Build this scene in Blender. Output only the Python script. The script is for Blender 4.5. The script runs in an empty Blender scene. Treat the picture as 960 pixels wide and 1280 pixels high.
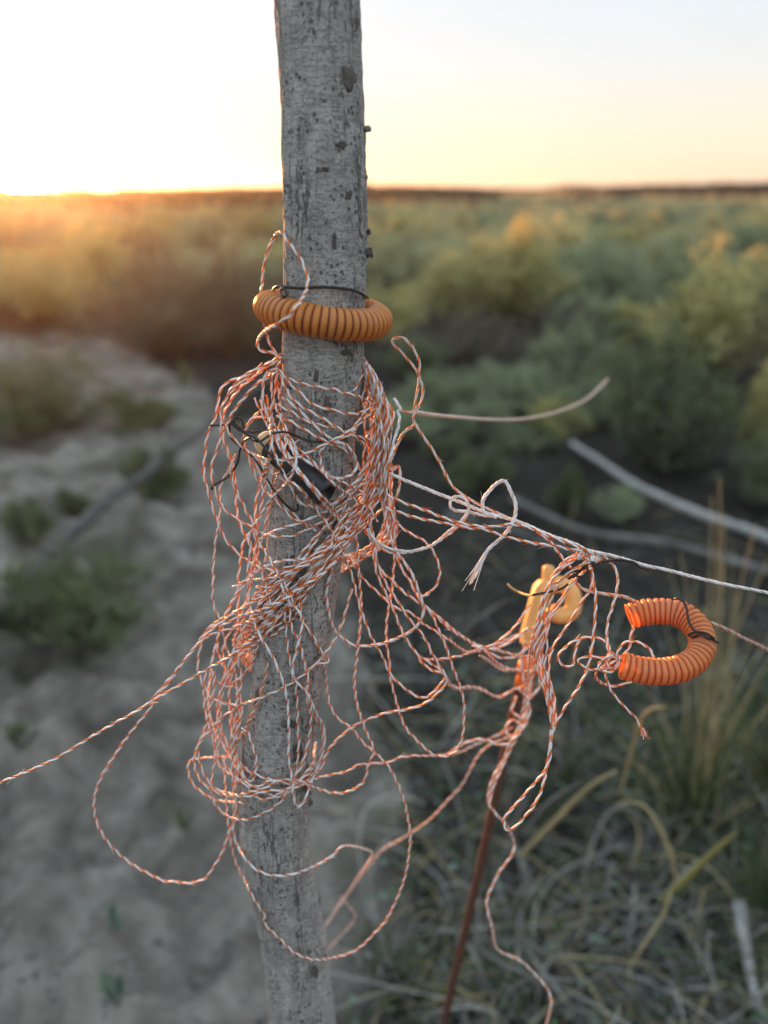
import bpy, math, random
import numpy as np
from mathutils import Vector, Matrix, noise as mnoise

random.seed(11)
rng = np.random.default_rng(11)
scene = bpy.context.scene
col = scene.collection

# ------------------------------------------------------------------ camera, sky, sun, exposure
CAM_H = 1.30
FPX = 1010.0                       # focal length in photo pixels (photo is 960 x 1280)
HORIZON_PX = 238.0
PITCH = math.atan((640.0 - HORIZON_PX) / FPX)
CP, SP = math.cos(PITCH), math.sin(PITCH)

cam_data = bpy.data.cameras.new("camera")
cam = bpy.data.objects.new("camera", cam_data)
col.objects.link(cam)
cam.location = (0, 0, CAM_H)
cam.rotation_euler = (math.pi / 2 - PITCH, 0, 0)
cam_data.sensor_fit = 'VERTICAL'
cam_data.sensor_height = 36.0
cam_data.lens = FPX / 1280.0 * 36.0
cam_data.clip_start = 0.02
cam_data.clip_end = 3000.0
cam_data.dof.use_dof = True
cam_data.dof.focus_distance = 0.495
cam_data.dof.aperture_fstop = cam_data.lens / 8.3
cam_data.dof.aperture_blades = 0
scene.camera = cam

SUN_AZ = math.atan((90.0 - 480.0) / FPX / CP)      # left of the view axis, low on the horizon
SUN_EL = math.radians(1.0)
sun_dir = Vector((math.sin(SUN_AZ) * math.cos(SUN_EL), math.cos(SUN_AZ) * math.cos(SUN_EL), math.sin(SUN_EL)))

world = bpy.data.worlds.new("World")
scene.world = world
world.use_nodes = True
wn, wl = world.node_tree.nodes, world.node_tree.links
wn.clear()
w_out = wn.new('ShaderNodeOutputWorld')
w_bg = wn.new('ShaderNodeBackground')
w_sky = wn.new('ShaderNodeTexSky')
w_sky.sky_type = 'NISHITA'
w_sky.sun_disc = False
w_sky.sun_elevation = SUN_EL
w_sky.sun_rotation = SUN_AZ
w_sky.altitude = 300
w_sky.air_density = 1.0
w_sky.dust_density = 0.6
w_sky.ozone_density = 1.0
EXPOSURE = 2.0
w_gam = wn.new('ShaderNodeGamma')          # the thin evening overcast evens the sky out
w_gam.inputs['Gamma'].default_value = 0.6
w_mul = wn.new('ShaderNodeVectorMath')
w_mul.operation = 'MULTIPLY_ADD'
SKY_FILL = 1.28
SKY_K = 1.0 / (2 ** EXPOSURE) / 0.15
w_mul.inputs[1].default_value = [0.3204 * 0.42 * SKY_K] * 3
w_tc = wn.new('ShaderNodeTexCoord')
w_sep = wn.new('ShaderNodeSeparateXYZ')
wl.new(w_tc.outputs['Generated'], w_sep.inputs[0])
w_ramp = wn.new('ShaderNodeValToRGB')      # warm low band, pale blue grey above, the same all the way round
we = w_ramp.color_ramp.elements
we[0].position, we[0].color = 0.0, (0.66, 0.50, 0.34, 1)
we[1].position, we[1].color = 1.0, (0.74, 0.87, 0.97, 1)
for pos, c in ((0.06, (0.62, 0.55, 0.43)), (0.13, (0.54, 0.565, 0.575)), (0.25, (0.50, 0.58, 0.66)), (0.55, (0.66, 0.78, 0.87))):
    e = we.new(pos)
    e.color = (*c, 1)
wl.new(w_sep.outputs['Z'], w_ramp.inputs[0])
w_sc = wn.new('ShaderNodeVectorMath')
w_sc.operation = 'SCALE'
w_sc.inputs['Scale'].default_value = SKY_K * SKY_FILL
wl.new(w_ramp.outputs[0], w_sc.inputs[0])
# the sun itself and its tight aureole, sitting on the horizon
w_dot = wn.new('ShaderNodeVectorMath')
w_dot.operation = 'DOT_PRODUCT'
w_nrm = wn.new('ShaderNodeVectorMath')
w_nrm.operation = 'NORMALIZE'
wl.new(w_tc.outputs['Generated'], w_nrm.inputs[0])
wl.new(w_nrm.outputs[0], w_dot.inputs[0])
w_dot.inputs[1].default_value = sun_dir
w_pow = wn.new('ShaderNodeMath')
w_pow.operation = 'POWER'
wl.new(w_dot.outputs['Value'], w_pow.inputs[0])
w_pow.inputs[1].default_value = 6000.0
w_disc = wn.new('ShaderNodeVectorMath')
w_disc.operation = 'MULTIPLY_ADD'
w_disc.inputs[1].default_value = [150.0 * SKY_K * c for c in (1.0, 0.72, 0.40)]
wl.new(w_pow.outputs[0], w_disc.inputs[0])
wl.new(w_sc.outputs[0], w_disc.inputs[2])
wl.new(w_disc.outputs[0], w_mul.inputs[2])
wl.new(w_sky.outputs[0], w_gam.inputs[0])
w_hsv = wn.new('ShaderNodeHueSaturation')
w_hsv.inputs['Saturation'].default_value = 0.45
wl.new(w_gam.outputs[0], w_hsv.inputs['Color'])
wl.new(w_hsv.outputs[0], w_mul.inputs[0])
wl.new(w_mul.outputs[0], w_bg.inputs[0])
w_bg.inputs[1].default_value = 0.15
wl.new(w_bg.outputs[0], w_out.inputs[0])

sun_l = bpy.data.lights.new("sun", 'SUN')
sun_l.energy = 4.2
sun_l.angle = math.radians(0.5)
sun_l.color = (1.0, 0.38, 0.105)
sun_o = bpy.data.objects.new("sun", sun_l)
col.objects.link(sun_o)
sun_o.rotation_euler = (-sun_dir).to_track_quat('-Z', 'Y').to_euler()
sun_o.location = (0, 0, 40)

scene.view_settings.view_transform = 'Standard'
scene.view_settings.look = 'None'
scene.view_settings.gamma = 1.0
scene.view_settings.use_curve_mapping = False
scene.view_settings.exposure = EXPOSURE
scene.cycles.use_denoising = True
scene.cycles.volume_bounces = 0
scene.cycles.max_bounces = 8
scene.cycles.transparent_max_bounces = 8
scene.cycles.sample_clamp_indirect = 6.0

# ------------------------------------------------------------------ placing helpers
def ray(px, py):
    """Direction through a photo pixel, scaled to unit depth along the view axis."""
    x = (px - 480.0) / FPX
    v = -(py - 640.0) / FPX
    return np.array([x, CP + v * SP, -SP + v * CP])

def at_depth(px, py, d):
    return ray(px, py) * d + np.array([0, 0, CAM_H])

def at_y(px, py, Y):
    r = ray(px, py)
    return r * (Y / r[1]) + np.array([0, 0, CAM_H])

def at_ground(px, py, z=0.0):
    r = ray(px, py)
    t = (z - CAM_H) / r[2]
    return r * t + np.array([0, 0, CAM_H])

def catmull(pts, step):
    """Resample control rows (any columns; first three set the arc length) with a centripetal-like Catmull-Rom."""
    P = np.asarray(pts, float)
    if len(P) < 2:
        return P
    P = np.vstack([2 * P[0] - P[1], P, 2 * P[-1] - P[-2]])
    out = []
    for i in range(1, len(P) - 2):
        p0, p1, p2, p3 = P[i - 1], P[i], P[i + 1], P[i + 2]
        n = max(2, int(np.linalg.norm((p2 - p1)[:2]) / step))
        t = np.linspace(0, 1, n, endpoint=False)[:, None]
        out.append(0.5 * (2 * p1 + (p2 - p0) * t + (2 * p0 - 5 * p1 + 4 * p2 - p3) * t ** 2 + (3 * p1 - p0 - 3 * p2 + p3) * t ** 3))
    out.append(P[-2][None])
    return np.vstack(out)

def resample3(C, step):
    seg = np.linalg.norm(np.diff(C, axis=0), axis=1)
    keep = np.r_[True, seg > 1e-9]
    C = C[keep]
    s = np.r_[0, np.cumsum(np.linalg.norm(np.diff(C, axis=0), axis=1))]
    n = max(3, int(s[-1] / step) + 1)
    q = np.linspace(0, s[-1], n)
    return np.stack([np.interp(q, s, C[:, k]) for k in range(3)], 1), q

def frames(C):
    T = np.gradient(C, axis=0)
    T /= np.linalg.norm(T, axis=1)[:, None] + 1e-12
    N = np.zeros_like(T)
    n = np.cross(T[0], [0.31, 0.2, 0.93])
    n /= np.linalg.norm(n)
    for i in range(len(T)):
        n = n - T[i] * np.dot(n, T[i])
        n /= np.linalg.norm(n) + 1e-12
        N[i] = n
    return T, N, np.cross(T, N)

def tube_arrays(C, R, sides, cap=True):
    """Vertices and quads of a tube along C with radius R (scalar or per point)."""
    T, N, B = frames(C)
    n = len(C)
    R = np.broadcast_to(np.asarray(R, float), (n,))
    a = np.linspace(0, 2 * np.pi, sides, endpoint=False)
    V = (C[:, None, :] + R[:, None, None] * (np.cos(a)[None, :, None] * N[:, None, :] + np.sin(a)[None, :, None] * B[:, None, :])).reshape(-1, 3)
    i = np.arange(n - 1)[:, None] * sides
    j = np.arange(sides)[None, :]
    j2 = (j + 1) % sides
    F = np.stack([i + j, i + j2, i + sides + j2, i + sides + j], -1).reshape(-1, 4)
    extra = []
    if cap:
        extra = [list(range(sides))[::-1], list(range((n - 1) * sides, n * sides))]
    return V, F, extra

def quad_mesh(name, V, F, mats, mat_idx=None, smooth=True, ngons=()):
    """Fast mesh from numpy arrays (quads, plus a few ngons)."""
    me = bpy.data.meshes.new(name)
    V = np.asarray(V, np.float32)
    F = np.asarray(F, np.int32)
    loops = F.reshape(-1)
    starts = np.arange(len(F)) * F.shape[1]
    totals = np.full(len(F), F.shape[1])
    if len(ngons):
        loops = np.r_[loops, np.concatenate([np.asarray(g) for g in ngons])]
        tl = np.array([len(g) for g in ngons])
        starts = np.r_[starts, len(F) * F.shape[1] + np.r_[0, np.cumsum(tl)[:-1]]]
        totals = np.r_[totals, tl]
    me.vertices.add(len(V))
    me.vertices.foreach_set('co', V.ravel())
    me.loops.add(len(loops))
    me.loops.foreach_set('vertex_index', loops.astype(np.int32))
    me.polygons.add(len(starts))
    me.polygons.foreach_set('loop_start', starts.astype(np.int32))
    me.polygons.foreach_set('loop_total', totals.astype(np.int32))
    for m in mats:
        me.materials.append(m)
    if mat_idx is not None:
        mi = np.asarray(mat_idx, np.int32)
        if len(mi) < len(starts):
            mi = np.r_[mi, np.zeros(len(starts) - len(mi), np.int32)]
        me.polygons.foreach_set('material_index', mi)
    me.polygons.foreach_set('use_smooth', np.full(len(starts), bool(smooth)))
    me.update(calc_edges=True)
    me.validate()
    return me

def link(name, me, parent=None, loc=None):
    o = bpy.data.objects.new(name, me)
    col.objects.link(o)
    if loc is not None:
        o.location = loc
    if parent is not None:
        o.parent = parent
    return o

def tag(o, label, cat, group=None):
    o['label'] = label
    o['category'] = cat
    if group:
        o['group'] = group
    return o

def empty(name, label, cat, loc=(0, 0, 0), group=None):
    o = bpy.data.objects.new(name, None)
    col.objects.link(o)
    o.location = loc
    o.empty_display_size = 0.02
    return tag(o, label, cat, group)

def join_arrays(parts):
    """parts: list of (V, F, matindex) -> one V, F, mat array"""
    Vs, Fs, Ms, b = [], [], [], 0
    for V, F, m in parts:
        Vs.append(V); Fs.append(np.asarray(F) + b); Ms.append(np.full(len(F), m)); b += len(V)
    return np.vstack(Vs), np.vstack(Fs), np.concatenate(Ms)

# ------------------------------------------------------------------ materials
def new_mat(name):
    m = bpy.data.materials.new(name)
    m.use_nodes = True
    nt = m.node_tree
    nt.nodes.clear()
    out = nt.nodes.new('ShaderNodeOutputMaterial')
    return m, nt, nt.nodes, nt.links, out

def noise_node(n, l, vec, scale, detail=6, rough=0.6, dist=0.0):
    t = n.new('ShaderNodeTexNoise')
    t.inputs['Scale'].default_value = scale
    t.inputs['Detail'].default_value = detail
    t.inputs['Roughness'].default_value = rough
    t.inputs['Distortion'].default_value = dist
    l.new(vec, t.inputs['Vector'])
    return t

def ramp(n, l, fac, stops):
    r = n.new('ShaderNodeValToRGB')
    e = r.color_ramp.elements
    while len(e) < len(stops):
        e.new(0.5)
    for k, (p, c) in enumerate(stops):
        e[k].position = p
        e[k].color = (*c, 1) if len(c) == 3 else c
    l.new(fac, r.inputs[0])
    return r

def mixc(n, l, fac, a, b, mode='MIX'):
    m = n.new('ShaderNodeMix')
    m.data_type = 'RGBA'
    m.blend_type = mode
    if isinstance(fac, (int, float)):
        m.inputs[0].default_value = fac
    else:
        l.new(fac, m.inputs[0])
    for k, v in ((6, a), (7, b)):
        if isinstance(v, tuple):
            m.inputs[k].default_value = (*v, 1)
        else:
            l.new(v, m.inputs[k])
    return m.outputs[2]

def mathn(n, l, op, a, b=None, clamp=False):
    m = n.new('ShaderNodeMath')
    m.operation = op
    m.use_clamp = clamp
    for k, v in ((0, a), (1, b)):
        if v is None:
            continue
        if isinstance(v, (int, float)):
            m.inputs[k].default_value = v
        else:
            l.new(v, m.inputs[k])
    return m.outputs[0]

def simple_mat(name, c1, c2, scale=200.0, rough=0.6, translucent=0.0, bump=0.0, spec=0.4, tcol=None, metal=0.0, stretch=(1, 1, 1), random_tint=0.0, coat=0.0):
    """Two-colour noise over a principled surface, optionally part translucent (thin leaves, plastic)."""
    m, nt, n, l, out = new_mat(name)
    tc = n.new('ShaderNodeTexCoord')
    mp = n.new('ShaderNodeMapping')
    mp.inputs['Scale'].default_value = stretch
    l.new(tc.outputs['Object'], mp.inputs[0])
    t = noise_node(n, l, mp.outputs[0], scale)
    r = ramp(n, l, t.outputs[0], [(0.3, c1), (0.7, c2)])
    colour = r.outputs[0]
    if random_tint:
        oi = n.new('ShaderNodeObjectInfo')
        hs = n.new('ShaderNodeHueSaturation')
        l.new(colour, hs.inputs['Color'])
        v = mathn(n, l, 'MULTIPLY_ADD', oi.outputs['Random'], random_tint)
        v.node.inputs[2].default_value = 1 - random_tint / 2
        l.new(v, hs.inputs['Value'])
        colour = hs.outputs[0]
    p = n.new('ShaderNodeBsdfPrincipled')
    l.new(colour, p.inputs['Base Color'])
    p.inputs['Roughness'].default_value = rough
    p.inputs['Specular IOR Level'].default_value = spec
    p.inputs['Metallic'].default_value = metal
    p.inputs['Coat Weight'].default_value = coat
    if bump:
        b = n.new('ShaderNodeBump')
        b.inputs['Strength'].default_value = bump
        b.inputs['Distance'].default_value = 0.001
        l.new(t.outputs[0], b.inputs['Height'])
        l.new(b.outputs[0], p.inputs['Normal'])
    sh = p.outputs[0]
    if translucent:
        tr = n.new('ShaderNodeBsdfTranslucent')
        if tcol:
            tr.inputs[0].default_value = (*tcol, 1)
        else:
            l.new(colour, tr.inputs[0])
        mx = n.new('ShaderNodeMixShader')
        mx.inputs[0].default_value = translucent
        l.new(p.outputs[0], mx.inputs[1])
        l.new(tr.outputs[0], mx.inputs[2])
        sh = mx.outputs[0]
    l.new(sh, out.inputs[0])
    return m

M = {}
M['orange'] = simple_mat('orange_filament', (0.56, 0.125, 0.018), (0.84, 0.235, 0.045), 70, 0.5, 0.12, tcol=(0.9, 0.30, 0.10))
M['faded'] = simple_mat('faded_orange_filament', (0.50, 0.20, 0.09), (0.76, 0.38, 0.20), 70, 0.6, 0.12)
M['white'] = simple_mat('white_filament', (0.72, 0.72, 0.74), (0.93, 0.94, 0.97), 70, 0.45, 0.12)
M['pale'] = simple_mat('faded_white_filament', (0.60, 0.54, 0.50), (0.82, 0.76, 0.72), 300, 0.55, 0.22)
M['black_wire'] = simple_mat('black_wire', (0.012, 0.010, 0.009), (0.04, 0.03, 0.026), 400, 0.45)
M['rubber'] = simple_mat('black_rubber', (0.012, 0.013, 0.016), (0.03, 0.031, 0.036), 120, 0.42, bump=0.2)
M['cream'] = simple_mat('cream_plastic', (0.62, 0.50, 0.30), (0.75, 0.64, 0.42), 90, 0.5, 0.2)
M['yellow'] = simple_mat('yellow_plastic', (0.64, 0.45, 0.17), (0.76, 0.56, 0.24), 70, 0.45, 0.25, tcol=(0.9, 0.6, 0.2))
M['knob'] = simple_mat('orange_cap', (0.70, 0.14, 0.02), (0.85, 0.22, 0.04), 120, 0.4, 0.25)
M['rust'] = simple_mat('rusty_steel', (0.06, 0.026, 0.018), (0.14, 0.062, 0.042), 260, 0.85, bump=0.5)
M['log'] = simple_mat('weathered_wood', (0.08, 0.078, 0.075), (0.22, 0.215, 0.21), 14, 0.85, bump=0.5, stretch=(1, 1, 0.2))
M['dark_log'] = simple_mat('dark_weathered_wood', (0.03, 0.03, 0.03), (0.11, 0.11, 0.11), 14, 0.8, bump=0.5, stretch=(1, 1, 0.2))
M['lichen'] = simple_mat('pale_lichen_bark', (0.17, 0.17, 0.165), (0.52, 0.53, 0.52), 60, 0.9, bump=0.6)
M['sage'] = simple_mat('sage_leaf', (0.15, 0.215, 0.145), (0.35, 0.42, 0.28), 3.0, 0.7, 0.35, tcol=(0.34, 0.36, 0.16), random_tint=0.6)
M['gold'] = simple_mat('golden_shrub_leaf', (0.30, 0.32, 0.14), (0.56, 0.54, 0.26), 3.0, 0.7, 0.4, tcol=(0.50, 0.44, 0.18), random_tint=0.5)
M['dark_tree'] = simple_mat('dark_tree_leaf', (0.025, 0.03, 0.02), (0.06, 0.07, 0.045), 2.0, 0.8, 0.15)
M['pale_sage'] = simple_mat('sage_lit_leaf', (0.22, 0.27, 0.18), (0.50, 0.52, 0.34), 2.0, 0.7, 0.4, tcol=(0.50, 0.48, 0.24), random_tint=0.6)  # brighter copy of the sage leaf, sunlight put into its colour
M['gold_lit'] = simple_mat('gold_lit_leaf', (0.42, 0.39, 0.19), (0.74, 0.66, 0.36), 2.0, 0.7, 0.4, tcol=(0.66, 0.54, 0.25), random_tint=0.5)  # brighter copy of the golden leaf, coloured as if sunlit
M['green'] = simple_mat('green_leaf', (0.085, 0.115, 0.07), (0.20, 0.23, 0.14), 5.0, 0.6, 0.35, tcol=(0.14, 0.2, 0.06), random_tint=0.4)
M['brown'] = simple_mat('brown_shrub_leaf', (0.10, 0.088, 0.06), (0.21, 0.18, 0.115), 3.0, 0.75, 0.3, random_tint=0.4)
M['twig'] = simple_mat('shrub_stem', (0.05, 0.042, 0.035), (0.14, 0.12, 0.10), 20, 0.9)
M['straw'] = simple_mat('dry_straw', (0.42, 0.35, 0.19), (0.62, 0.53, 0.31), 20, 0.7, 0.3, random_tint=0.3)
M['straw_grey'] = simple_mat('grey_dead_grass', (0.09, 0.093, 0.09), (0.30, 0.30, 0.285), 12, 0.8, 0.2)
M['bleached'] = simple_mat('bleached_stem', (0.38, 0.38, 0.35), (0.60, 0.60, 0.56), 12, 0.8, 0.2)
M['blade'] = simple_mat('green_grass_blade', (0.055, 0.10, 0.04), (0.13, 0.20, 0.08), 10, 0.6, 0.35)
M['yleaf'] = simple_mat('yellowing_blade', (0.30, 0.29, 0.10), (0.46, 0.42, 0.16), 15, 0.6, 0.4)
M['clover'] = simple_mat('grey_green_leaf', (0.13, 0.19, 0.15), (0.24, 0.32, 0.26), 30, 0.6, 0.2)
M['scar'] = simple_mat('dark_bark_scar', (0.05, 0.043, 0.039), (0.16, 0.14, 0.13), 220, 0.95, bump=1.0)
M['bud'] = simple_mat('grey_bud', (0.16, 0.15, 0.14), (0.30, 0.29, 0.27), 150, 0.85, bump=0.6)

def corrugated_material(name, c1, c2, dark, t1, t2, tf):
    m, nt, n, l, out = new_mat(name)
    tc = n.new('ShaderNodeTexCoord')
    t = noise_node(n, l, tc.outputs['Object'], 160)
    r = ramp(n, l, t.outputs[0], [(0.3, c1), (0.7, c2)])
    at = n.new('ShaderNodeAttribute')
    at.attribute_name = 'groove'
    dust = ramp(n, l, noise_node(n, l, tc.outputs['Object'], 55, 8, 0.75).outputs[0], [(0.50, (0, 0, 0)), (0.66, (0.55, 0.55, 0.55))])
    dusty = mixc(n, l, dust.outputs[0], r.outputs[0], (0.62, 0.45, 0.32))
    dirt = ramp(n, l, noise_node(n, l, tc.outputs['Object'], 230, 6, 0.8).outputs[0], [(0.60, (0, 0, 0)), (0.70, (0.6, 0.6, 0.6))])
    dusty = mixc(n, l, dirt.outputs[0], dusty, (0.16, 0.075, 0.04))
    groove_mix = mixc(n, l, at.outputs['Fac'], dusty, dark)  # darker colour along the grooves
    p = n.new('ShaderNodeBsdfPrincipled')
    l.new(groove_mix, p.inputs['Base Color'])
    rr = ramp(n, l, noise_node(n, l, tc.outputs['Object'], 120, 6, 0.7).outputs[0], [(0.35, (0.22, 0.22, 0.22)), (0.65, (0.62, 0.62, 0.62))])
    l.new(rr.outputs[0], p.inputs['Roughness'])
    p.inputs['Specular IOR Level'].default_value = 0.5
    tr = n.new('ShaderNodeBsdfTranslucent')
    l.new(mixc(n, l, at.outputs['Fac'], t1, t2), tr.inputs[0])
    mx = n.new('ShaderNodeMixShader')
    mx.inputs[0].default_value = tf
    l.new(p.outputs[0], mx.inputs[1])
    l.new(tr.outputs[0], mx.inputs[2])
    l.new(mx.outputs[0], out.inputs[0])
    return m
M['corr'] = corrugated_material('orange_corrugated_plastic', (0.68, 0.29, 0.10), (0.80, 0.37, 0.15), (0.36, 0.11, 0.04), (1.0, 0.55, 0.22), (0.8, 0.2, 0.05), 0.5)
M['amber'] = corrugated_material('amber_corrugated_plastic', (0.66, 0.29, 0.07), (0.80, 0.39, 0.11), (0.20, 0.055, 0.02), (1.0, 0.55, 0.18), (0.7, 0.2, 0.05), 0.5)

def bark_material():
    m, nt, n, l, out = new_mat('grey_bark')
    tc = n.new('ShaderNodeTexCoord')
    obj = tc.outputs['Object']
    def mapped(s):
        mp = n.new('ShaderNodeMapping')
        mp.inputs['Scale'].default_value = s
        l.new(obj, mp.inputs[0])
        return mp.outputs[0]
    fine = noise_node(n, l, mapped((1, 1, 1)), 900, 4, 0.7)
    mid = noise_node(n, l, mapped((1, 1, 0.45)), 110, 8, 0.68)
    big = noise_node(n, l, mapped((1, 1, 0.5)), 28, 4, 0.6)
    base = ramp(n, l, mid.outputs[0], [(0.30, (0.30, 0.284, 0.265)), (0.5, (0.53, 0.508, 0.48)), (0.72, (0.80, 0.77, 0.735))])
    c = mixc(n, l, 0.5, base.outputs[0], ramp(n, l, fine.outputs[0], [(0.36, (0.12, 0.118, 0.116)), (0.64, (0.62, 0.615, 0.61))]).outputs[0])
    c = mixc(n, l, 0.55, c, ramp(n, l, big.outputs[0], [(0.3, (0.55, 0.53, 0.52)), (0.7, (1.0, 1.0, 1.0))]).outputs[0], 'MULTIPLY')
    # long cracks down the bark
    crk = noise_node(n, l, mapped((1, 1, 0.11)), 150, 3, 0.55, 0.5)
    line = ramp(n, l, crk.outputs[0], [(0.478, (0, 0, 0)), (0.495, (1, 1, 1)), (0.505, (1, 1, 1)), (0.522, (0, 0, 0))])
    gate = ramp(n, l, noise_node(n, l, mapped((1, 1, 0.3)), 40, 3).outputs[0], [(0.48, (0, 0, 0)), (0.58, (1, 1, 1))])
    cmask = mathn(n, l, 'MULTIPLY', line.outputs[0], gate.outputs[0])
    # fine short cross lines
    cr2 = noise_node(n, l, mapped((0.22, 0.22, 1)), 330, 3, 0.6, 0.3)
    line2 = ramp(n, l, cr2.outputs[0], [(0.47, (0, 0, 0)), (0.5, (1, 1, 1)), (0.53, (0, 0, 0))])
    l2 = mathn(n, l, 'MULTIPLY', line2.outputs[0], 0.30)
    # dark lenticel pits
    vo = n.new('ShaderNodeTexVoronoi')
    vo.inputs['Scale'].default_value = 330
    l.new(mapped((1, 1, 0.75)), vo.inputs['Vector'])
    pit = ramp(n, l, vo.outputs['Distance'], [(0.20, (1, 1, 1)), (0.36, (0, 0, 0))])
    pg = ramp(n, l, noise_node(n, l, obj, 75, 4).outputs[0], [(0.48, (0, 0, 0)), (0.58, (1, 1, 1))])
    pmask = mathn(n, l, 'MULTIPLY', pit.outputs[0], pg.outputs[0])
    dark = mathn(n, l, 'MAXIMUM', mathn(n, l, 'MAXIMUM', cmask, l2), pmask)
    c = mixc(n, l, mathn(n, l, 'MULTIPLY', dark, 0.72), c, (0.05, 0.045, 0.042))
    # blackened stain patches
    st = ramp(n, l, noise_node(n, l, mapped((1, 1, 0.7)), 48, 6, 0.75, 0.4).outputs[0], [(0.62, (0, 0, 0)), (0.70, (0.7, 0.7, 0.7))])
    c = mixc(n, l, st.outputs[0], c, (0.065, 0.060, 0.058))
    p = n.new('ShaderNodeBsdfPrincipled')
    l.new(c, p.inputs['Base Color'])
    p.inputs['Roughness'].default_value = 0.85
    p.inputs['Specular IOR Level'].default_value = 0.25
    h = mathn(n, l, 'SUBTRACT', mathn(n, l, 'ADD', mid.outputs[0], mathn(n, l, 'MULTIPLY', fine.outputs[0], 0.5)), mathn(n, l, 'MULTIPLY', dark, 0.9))
    b = n.new('ShaderNodeBump')
    b.inputs['Strength'].default_value = 1.0
    b.inputs['Distance'].default_value = 0.0022
    l.new(h, b.inputs['Height'])
    l.new(b.outputs[0], p.inputs['Normal'])
    l.new(p.outputs[0], out.inputs[0])
    return m
M['bark'] = bark_material()

def ground_material():
    m, nt, n, l, out = new_mat('sand_and_soil')
    tc = n.new('ShaderNodeTexCoord')
    obj = tc.outputs['Object']
    at = n.new('ShaderNodeAttribute')
    at.attribute_name = 'soil'
    edge = noise_node(n, l, obj, 5.0, 6, 0.65)
    f = mathn(n, l, 'ADD', at.outputs['Fac'], mathn(n, l, 'MULTIPLY', mathn(n, l, 'SUBTRACT', edge.outputs[0], 0.5), 0.9))
    fr = ramp(n, l, f, [(0.42, (0, 0, 0)), (0.62, (1, 1, 1))])
    g1 = noise_node(n, l, obj, 9, 8, 0.65)
    g2 = noise_node(n, l, obj, 420, 3, 0.7)
    g3 = noise_node(n, l, obj, 60, 6, 0.7)
    sand = ramp(n, l, g1.outputs[0], [(0.40, (0.125, 0.117, 0.104)), (0.60, (0.31, 0.294, 0.266))])
    sand2 = mixc(n, l, 0.35, sand.outputs[0], ramp(n, l, g2.outputs[0], [(0.3, (0.11, 0.102, 0.088)), (0.7, (0.33, 0.31, 0.275))]).outputs[0])
    relief_shade = ramp(n, l, noise_node(n, l, obj, 3.2, 7, 0.62, 0.3).outputs[0], [(0.40, (0.52, 0.51, 0.50)), (0.56, (1, 1, 1))])  # soft dark patches painted in for the shading of uneven sand
    sand2 = mixc(n, l, 1.0, sand2, relief_shade.outputs[0], 'MULTIPLY')
    soil = ramp(n, l, g3.outputs[0], [(0.35, (0.016, 0.015, 0.014)), (0.72, (0.055, 0.052, 0.047))])
    c = mixc(n, l, fr.outputs[0], sand2, soil.outputs[0])
    litter = ramp(n, l, noise_node(n, l, obj, 33, 8, 0.8).outputs[0], [(0.58, (0, 0, 0)), (0.75, (0.5, 0.5, 0.5))])
    c = mixc(n, l, litter.outputs[0], c, (0.07, 0.064, 0.055))
    p = n.new('ShaderNodeBsdfPrincipled')
    l.new(c, p.inputs['Base Color'])
    p.inputs['Roughness'].default_value = 0.95
    p.inputs['Specular IOR Level'].default_value = 0.1
    b = n.new('ShaderNodeBump')
    b.inputs['Strength'].default_value = 0.8
    b.inputs['Distance'].default_value = 0.03
    l.new(mathn(n, l, 'ADD', noise_node(n, l, obj, 14, 9, 0.62).outputs[0], mathn(n, l, 'MULTIPLY', g3.outputs[0], 0.25)), b.inputs['Height'])
    l.new(b.outputs[0], p.inputs['Normal'])
    l.new(p.outputs[0], out.inputs[0])
    return m
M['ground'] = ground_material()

# ------------------------------------------------------------------ ground
_pr = random.Random(5)
PRINTS = [(_pr.uniform(-1.7, 0.1), _pr.uniform(0.75, 3.4), _pr.uniform(0.045, 0.085), _pr.uniform(0.018, 0.042)) for _ in range(70)]

def gh(x, y):
    """Ground height: rolling sand, small hollows and footprints near the camera, low swells far off."""
    d = math.hypot(x, y)
    h = 0.035 * mnoise.noise((x * 0.55, y * 0.55, 1.3)) * min(1, d / 1.5)
    h += 0.045 * mnoise.noise((x * 2.6, y * 2.6, 4.1))
    if d < 14:
        h += 0.075 * mnoise.noise((x * 4.6, y * 4.6, 2.2)) + 0.042 * mnoise.noise((x * 15.0, y * 15.0, 7.7))
    if d < 4:
        for fx, fy, fr, fd in PRINTS:
            q2 = ((x - fx) ** 2 + ((y - fy) * 0.55) ** 2) / fr ** 2
            if q2 < 5:
                h += fd * (-math.exp(-q2 * 1.6) + 0.55 * math.exp(-(math.sqrt(q2) - 1.35) ** 2 * 7))
    if d > 14:
        k = min(1.0, (d - 14) / 60)
        h += k * 0.45 * (mnoise.noise((x * 0.035, y * 0.035, 9.0)) - 0.15)
    return h

def soil_at(x, y):
    """0 on the pale sandy track, 1 on the dark littered soil under the shrubs."""
    edge = 0.02 - 0.10 * max(0, y - 1.5) if y < 3.5 else -0.18 - 0.55 * (y - 3.5)
    edge += 0.14 * mnoise.noise((y * 1.3, 0.5, 3.3))
    k = (x - edge) / (0.28 + 0.06 * y) + 0.5
    if y > 6.3:
        k = max(k, (y - 6.3) / 2.5)
    return max(0.0, min(1.0, k))

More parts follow.
